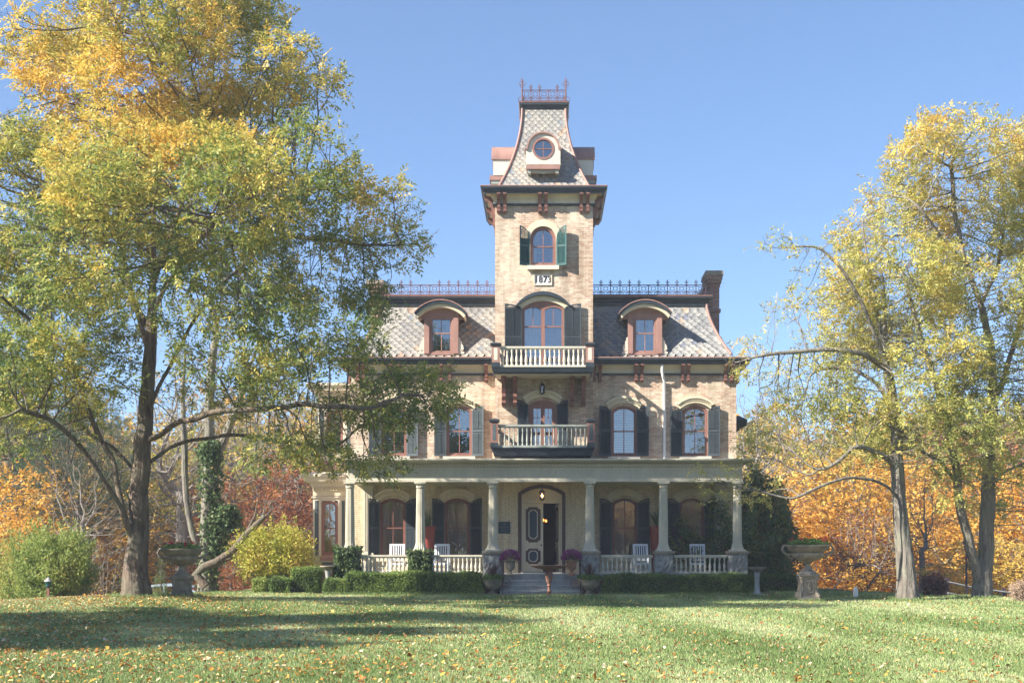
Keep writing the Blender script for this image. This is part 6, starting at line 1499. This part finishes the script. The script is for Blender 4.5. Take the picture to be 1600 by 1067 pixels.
# ================================================================== TREES BEYOND THE LAWN
def proto_tree(name, mat, bark, H0, R0, seed, nattr=2600, kill=.42, step=.32, trunk=.3, sp=1.6, ll=.17, lw=.10, nl=5, L=.42, base=.22, conic=0, dens=1, leaves=True, lean=0, rb=None, droop=.35, tb=.5):
    """tree about H0 high with crown radius R0, its foot at the origin"""
    rg = np.random.default_rng(seed); v = rg.normal(size=(nattr, 3)); v /= np.linalg.norm(v, axis=1)[:, None]
    lump = 1+.35*(field(v, 2.6, seed)-.5)*2; v *= ((rg.random(nattr)**.42)*lump)[:, None]
    zc = H0*(base+(1-base)/2); A = v*np.array([R0, R0, H0*(1-base)/2])+np.array([0, 0, zc])
    if conic: k = np.clip(1-(A[:, 2]-H0*base)/(H0*(1-base))*conic, .05, 1.2); A[:, 0] *= k; A[:, 1] *= k
    A = A[A[:, 2] > .3]; top = .85 if conic else .55
    seeds = [(None, [(0, 0, -.6), (lean*.3, 0, H0*.2), (lean*.7, .1, H0*.4), (lean, 0, H0*top)])]
    for q in range(5): a = q*1.3+seed; seeds.append((1, [(lean*.5+R0*.35*math.cos(a), R0*.35*math.sin(a), H0*(.34+.07*q))]))
    N, par = grow(A, seeds, step, kill, 3.5, 120, seed); R_, mn = radii(N, par, .010, 2.4)
    rb = rb or .022*H0; g = math.log(rb/.010)/math.log(max(R_[0], .02)/.010) if False else None
    R_ = .010*(R_/.010)**(math.log(rb/.010)/math.log(R_[0]/.010))
    V, Q, P = branch_mesh(N, par, R_, mn, base_flare=-.2, seed=seed, rmin=0)
    t = thing(name, (0, 0, -500), 'x', 'tree'); np_obj('trunk', V, Q, M[bark], t, smooth=True)
    if leaves:
        cand = np.where((R_ < .022) & (par >= 0))[0]; idx = np.repeat(cand, rg.poisson(sp*dens, len(cand))); C = P[idx]+rg.normal(0, .14, (len(idx), 3)); D = P[idx]-P[par[idx]]; D /= np.linalg.norm(D, axis=1)[:, None]+1e-9
        LV, LQ = sprays(C, D, rg, L=L, nl=nl, ll=ll, lw=lw, droop=droop); f = np.repeat(field(C, .8, seed), nl); tt = np.clip(tb+(f-.5)*.7+rg.normal(0, .14, len(f)), 0, 1)
        np_obj('crown', LV, LQ, M[mat], t, tint=tt)
    print(name, mat, len(N)); return t
PT = {
 'maple': proto_tree('maple_tree', 'leaf_orange', 'bark_grey', 9, 3.4, 101, sp=1.5, base=.12, nattr=3600),
 'gold': proto_tree('golden_tree', 'leaf_goldgreen', 'bark_grey', 10, 3.3, 102, sp=1.7, base=.18, nattr=3200),
 'oak': proto_tree('oak_tree', 'leaf_rust', 'bark_grey', 9, 3.2, 103, sp=1.5, base=.10, nattr=3000),
 'mixed': proto_tree('woodland_tree', 'leaf_mixed', 'twig', 12, 3.0, 104, sp=.7, base=.2, nattr=2800),
 'bare': proto_tree('bare_tree', 'leaf_mixed', 'twig', 14, 3.0, 105, sp=.08, base=.22, nattr=3600, kill=.34, step=.26),
 'ever': proto_tree('spruce_tree', 'leaf_evergreen', 'bark', 7, 2.0, 106, sp=2.6, base=.02, conic=.92, ll=.16, lw=.05, nl=7, nattr=2600),
 'pine': proto_tree('pine_tree', 'leaf_pine', 'bark', 17, 4.2, 107, sp=2.4, base=.34, ll=.20, lw=.028, nl=9, L=.34, nattr=3000, droop=.0),
}
kids = {}
for c in bpy.data.objects:
    if c.parent: kids.setdefault(c.parent.name, []).append(c)
used = set()
def plant(kind, px, d, ztop_py, wid=1.0, label='', rot=0, mat=None, tilt=0, group=None, zb=None):
    """foot at photo column px, depth d; crown top at photo row ztop_py"""
    src = PT[kind]
    if kind in used: o = copy_tree(src, None, kids)
    else: o = src; used.add(kind)
    H0 = {'maple': 9, 'gold': 10, 'oak': 9, 'mixed': 12, 'bare': 14, 'ever': 7, 'pine': 17}[kind]
    x = fx(px, d); z = gz(x, d) if zb is None else zb; h = fz(ztop_py, d)-z; s = h/H0
    o.location = (x, d, z); o.scale = (s*wid, s*wid, s); o.rotation_euler = (0, R(tilt), rot); o['label'] = label
    o['group'] = group or 'autumn trees beyond the lawn'
    if mat:
        for ch in bpy.data.objects:
            if ch.parent == o and ch.name.startswith('crown'):
                ch.material_slots[0].link = 'OBJECT'; ch.material_slots[0].material = M[mat]
    return o
# left side
plant('maple', 30, 56, 735, 1.15, 'bright orange maple above the juniper at the far left', .3)
plant('maple', -50, 50, 790, 1.2, 'low orange maple cut by the left edge behind the junipers', 2.0)
plant('maple', 110, 66, 740, 1.0, 'golden orange maple behind the tangle of bare branches', 4.1, 'leaf_amber')
plant('pine', 20, 64, 470, 1.0, 'tall pine with blue green boughs at the far left', 1.0)
plant('pine', 120, 58, 600, .95, 'shorter pine with drooping brownish boughs left of the great trunk', 3.3)
plant('oak', 395, 60, 745, 1.15, 'rusty red oak behind the golden shrub', .5)
plant('oak', 465, 70, 760, 1.0, 'dark rusty oak just left of the bay window', 2.5)
plant('oak', 360, 54, 850, 1.3, 'low red brown oak sapling below the leaning branch', 3.9)
plant('gold', 470, 85, 690, 1.1, 'pale golden tree far off, left of the bay window', 1.1)
plant('gold', 250, 74, 690, 1.2, 'yellow green tree behind the great trunk', 2.4)
plant('mixed', 190, 80, 640, 1.3, 'tall thin tree with orange remnants left of the great trunk', .9)
plant('mixed', 340, 82, 610, 1.3, 'thin woodland tree with sparse ochre leaves right of the great trunk', 3.1)
plant('bare', 285, 58, 560, 1.0, 'slender bare tree just right of the great trunk', .2)
plant('bare', 130, 52, 720, 1.1, 'small bare grey tree left of the great trunk', 1.7)
plant('bare', 440, 76, 600, 1.1, 'bare grey tree standing left of the house', 2.9)
plant('bare', 395, 68, 590, .9, 'bare tree behind the ivy clad trunk', 4.4)
plant('ever', 252, 46, 850, .55, 'narrow green spruce between the great trunk and the left urn', 0)
plant('ever', 200, 55, 850, .8, 'dark low spruce in the shade behind the great trunk', 1.9)
plant('ever', -5, 78, 640, 1.0, 'distant dark spruce above the orange maples at the far left', 2.2)
plant('mixed', 60, 90, 640, 1.3, 'sparse ochre tree between the two pines', 2.0)
plant('maple', 60, 78, 690, 1.3, 'broad orange maple further back at the far left', 1.9)
plant('gold', 150, 70, 720, 1.3, 'olive gold tree left of the great trunk', 3.9)
plant('mixed', 280, 66, 700, 1.5, 'ochre woodland tree just behind the slender bare tree', 5.1)
plant('maple', 330, 84, 735, 1.2, 'orange maple far behind the ivy clad tree', 3.0)
plant('gold', 420, 92, 670, 1.4, 'tall olive tree beyond the rusty oaks', 5.5)
plant('mixed', 20, 72, 620, 1.4, 'tall mottled tree rising behind the pine at the far left', 4.0)
plant('ever', 35, 60, 640, 1.1, 'tall dark spruce among the pines at the far left', 2.9)
plant('ever', 105, 62, 690, 1.0, 'dark spruce rising behind the tangle of bare branches', 4.6)
plant('oak', 440, 64, 720, 1.2, 'broad russet oak between the ivy clad tree and the bay window', 1.2)
plant('maple', 150, 60, 800, 1.2, 'small orange maple between the juniper and the great trunk', 2.6)
# right side
plant('maple', 1260, 84, 700, 1.5, 'wide amber maple far behind the evergreen shrub', 3.5, 'leaf_amber')
plant('maple', 1300, 76, 690, 1.25, 'large amber maple behind the right urn', .6, 'leaf_amber')
plant('maple', 1225, 73, 745, 1.1, 'orange maple beside the evergreen shrub', 2.2)
plant('maple', 1400, 72, 705, 1.2, 'yellow orange maple behind the gnarled trunk', 3.7)
plant('maple', 1480, 66, 790, 1.4, 'low golden maple between the right trunks', 5.0, 'leaf_amber')
plant('maple', 1590, 66, 700, 1.3, 'deep orange maple at the right edge', 1.2)
plant('maple', 1560, 54, 835, 1.5, 'low yellow maple behind the rail fence', 2.9, 'leaf_amber')
plant('maple', 1350, 71, 800, 1.5, 'low orange maple behind the bare purple shrub', .1)
plant('maple', 1680, 60, 740, 1.3, 'orange maple just beyond the right edge', 4.0)
plant('oak', 1540, 80, 660, 1.2, 'red orange oak high behind the twin trunks', 1.4)
plant('gold', 1450, 88, 640, 1.3, 'tall yellow green tree behind the maples on the right', .4)
plant('gold', 1340, 92, 660, 1.2, 'pale yellow tree far behind the right urn', 2.1)
plant('bare', 1190, 66, 620, 1.0, 'bare grey tree just right of the house', .8)
plant('bare', 1245, 78, 600, 1.1, 'taller bare tree right of the house', 2.6)
plant('bare', 1440, 56, 740, .8, 'grey leafless tree between the gnarled and twin trunks', 3.8)
plant('mixed', 1210, 88, 660, 1.2, 'sparse ochre tree beyond the right corner of the house', 3.3)
plant('mixed', 1620, 84, 640, 1.4, 'sparse ochre tree beyond the right edge maples', 4.9)
# the tree that stands left of the camera, whose shadow bands the lawn
lt = [o for o in bpy.data.objects if o.name == 'locust_tree'][0]
sh = copy_tree(lt, None, kids); sh.location = (-21.5, 17.5, 0); sh.rotation_euler = (0, 0, 2.4); sh.scale = (.95, .95, .85); sh['label'] = 'locust tree beyond the left edge of the photo that shades the near lawn'

# ---- tall double trunk wrapped in ivy, with a long leaning limb
d = 47.0; rg = np.random.default_rng(5)
def PXp(px, py, dd=0): return (fx(px, d+dd), d+dd, fz(py, d+dd))
A = []
for (px, py, rx, ry) in ((300,560,50,70),(350,520,60,60),(400,560,60,60),(330,460,60,50),(440,640,40,40),(260,640,30,60),(420,790,25,20),(360,640,60,50)):
    v = rg.normal(size=(260, 3)); v /= np.linalg.norm(v, axis=1)[:, None]; v *= (rg.random(260)**.4)[:, None]; A.append(np.array(PXp(px, py))+v*np.array([rx, rx, ry])*d/F)
A = np.vstack(A)
lm = [[(325,935),(322,880),(324,820),(328,740),(326,660),(330,580),(338,500)],[(322,880),(302,840),(290,780),(288,700),(285,620),(290,540)],[(318,912),(312,900),(335,882),(365,858),(395,826),(412,808)],[(328,740),(350,690),(372,630),(395,560)],[(290,780),(262,740),(245,700)]]
N, par = grow(A, [(None if k == 0 else 1, [PXp(*p) for p in l]) for k, l in enumerate(lm)], .26, .36, 3, 140, 9)
R_, mn = radii(N, par, .008, 2.3); R_ = .008*(R_/.008)**(math.log(.30/.008)/math.log(R_[0]/.008))
V, Q, P = branch_mesh(N, par, np.maximum(R_, 0), mn, base_flare=N[0][2], seed=3); root = np.array([N[0][0], N[0][1], gz(N[0][0], N[0][1])])
t = thing('ivy_tree', tuple(root), 'leafless ivy wrapped tree with a long leaning limb behind the left urn', 'tree'); np_obj('trunk', V-root, Q, M['bark_grey'], t, smooth=True)
lp = [Vector(PXp(*p, -.9))-Vector(root) for p in ((322,915),(306,897),(318,886),(338,878),(362,862),(382,838),(398,822),(414,806))]
lb_ = MB().tube(lp, [.17, .17, .16, .15, .135, .12, .11, .085], 12).tube([lp[5], lp[5]+Vector((.35, .1, .75)), lp[5]+Vector((.5, .1, 1.5))], [.06, .035, .012], 7).tube([lp[3], lp[3]+Vector((.5, -.1, .12)), lp[3]+Vector((1.2, -.1, .7))], [.05, .03, .01], 7).build('leaning_limb', M['bark'], t, 60, org=(0, 0, 0)); lb_.location = (0, 0, 0)
pts = []
for (a, b) in (((326,925),(330,800)),((330,800),(329,700)),((338,880),(352,790)),((329,720),(330,690)),((360,830),(352,790))):
    a = np.array(PXp(*a)); b = np.array(PXp(*b)); n = 1500; u = rg.random(n)[:, None]; an = rg.random(n)*6.28; r = (.20+.20*field(np.stack([u[:, 0]*5, an], 1), 1, 3)+.08*rg.normal(size=n)); pts.append(a+(b-a)*u+np.stack([r*np.cos(an), r*np.sin(an), np.zeros(n)], 1))
leafcloud('ivy_leaves', t, np.vstack(pts)-root, 'leaf_evergreen', 6, .13, .11, up=-.3)

# ---- far woods: one uncountable mass on the rising ground all round
def far_woods():
    rg = np.random.default_rng(33); Vs = []; T = []
    n = 0; C = []
    for i in range(400):
        if i < 260: x = rg.uniform(-72, 72); y = rg.uniform(96, 135)
        elif i < 360: x = rg.uniform(-70, 70); y = rg.uniform(-105, -85)
        else: x = rg.choice([-1, 1])*rg.uniform(88, 120); y = rg.uniform(-90, 90)
        hb = rg.uniform(8, 13) if i < 260 else rg.uniform(9, 11.5)
        if abs(x) < 14 and y > 0: hb = 5
        C.append((x, y, gz(x, y) if y > 0 else 0, rg.uniform(2.6, 4.4), hb, rg.random()))
    for (x, y, z, r, h, tn) in C:
        k = 900; v = rg.normal(size=(k, 3)); v /= np.linalg.norm(v, axis=1)[:, None]; lump = 1+.3*(field(v, 2.5, int(tn*99))-.5)*2
        P = v*(lump*rg.random(k)**.35)[:, None]*np.array([r, r, h*.5])+np.array([x, y, z+h*.52]); Vs.append(P); T.append(np.clip(tn+rg.normal(0, .12, k), 0, 1))
    P = np.vstack(Vs); T = np.concatenate(T); n = len(P); a = rg.normal(size=(n, 3)); a /= np.linalg.norm(a, axis=1)[:, None]; b = np.cross(a, rg.normal(size=(n, 3))); b /= np.linalg.norm(b, axis=1)[:, None]; s = (.22+.25*rg.random(n))[:, None]
    V = np.stack([P-a*s, P+b*s*.6, P+a*s, P-b*s*.6], 1).reshape(-1, 3)
    o = np_obj('far_woods', V, np.arange(len(V)).reshape(-1, 4), M['leaf_mixed'], tint=T); o['kind'] = 'stuff'; tag(o, 'distant autumn woods on the rising ground behind the garden', 'woods')
far_woods()
hz = MB().box(-170, 170, -130, 150, -6, 26).build('haze', None); hz['kind'] = 'stuff'
hm, hnt, hN, hL, hb = new_mat('air'); hN.remove(hb); pv = nd(hnt, 'ShaderNodeVolumePrincipled'); pv.inputs['Density'].default_value = .0009; pv.inputs['Color'].default_value = (.86, .91, 1, 1); pv.inputs['Anisotropy'].default_value = .2
hL.new(pv.outputs[0], hN['Material Output'].inputs['Volume']); hz.data.materials.clear(); hz.data.materials.append(hm)
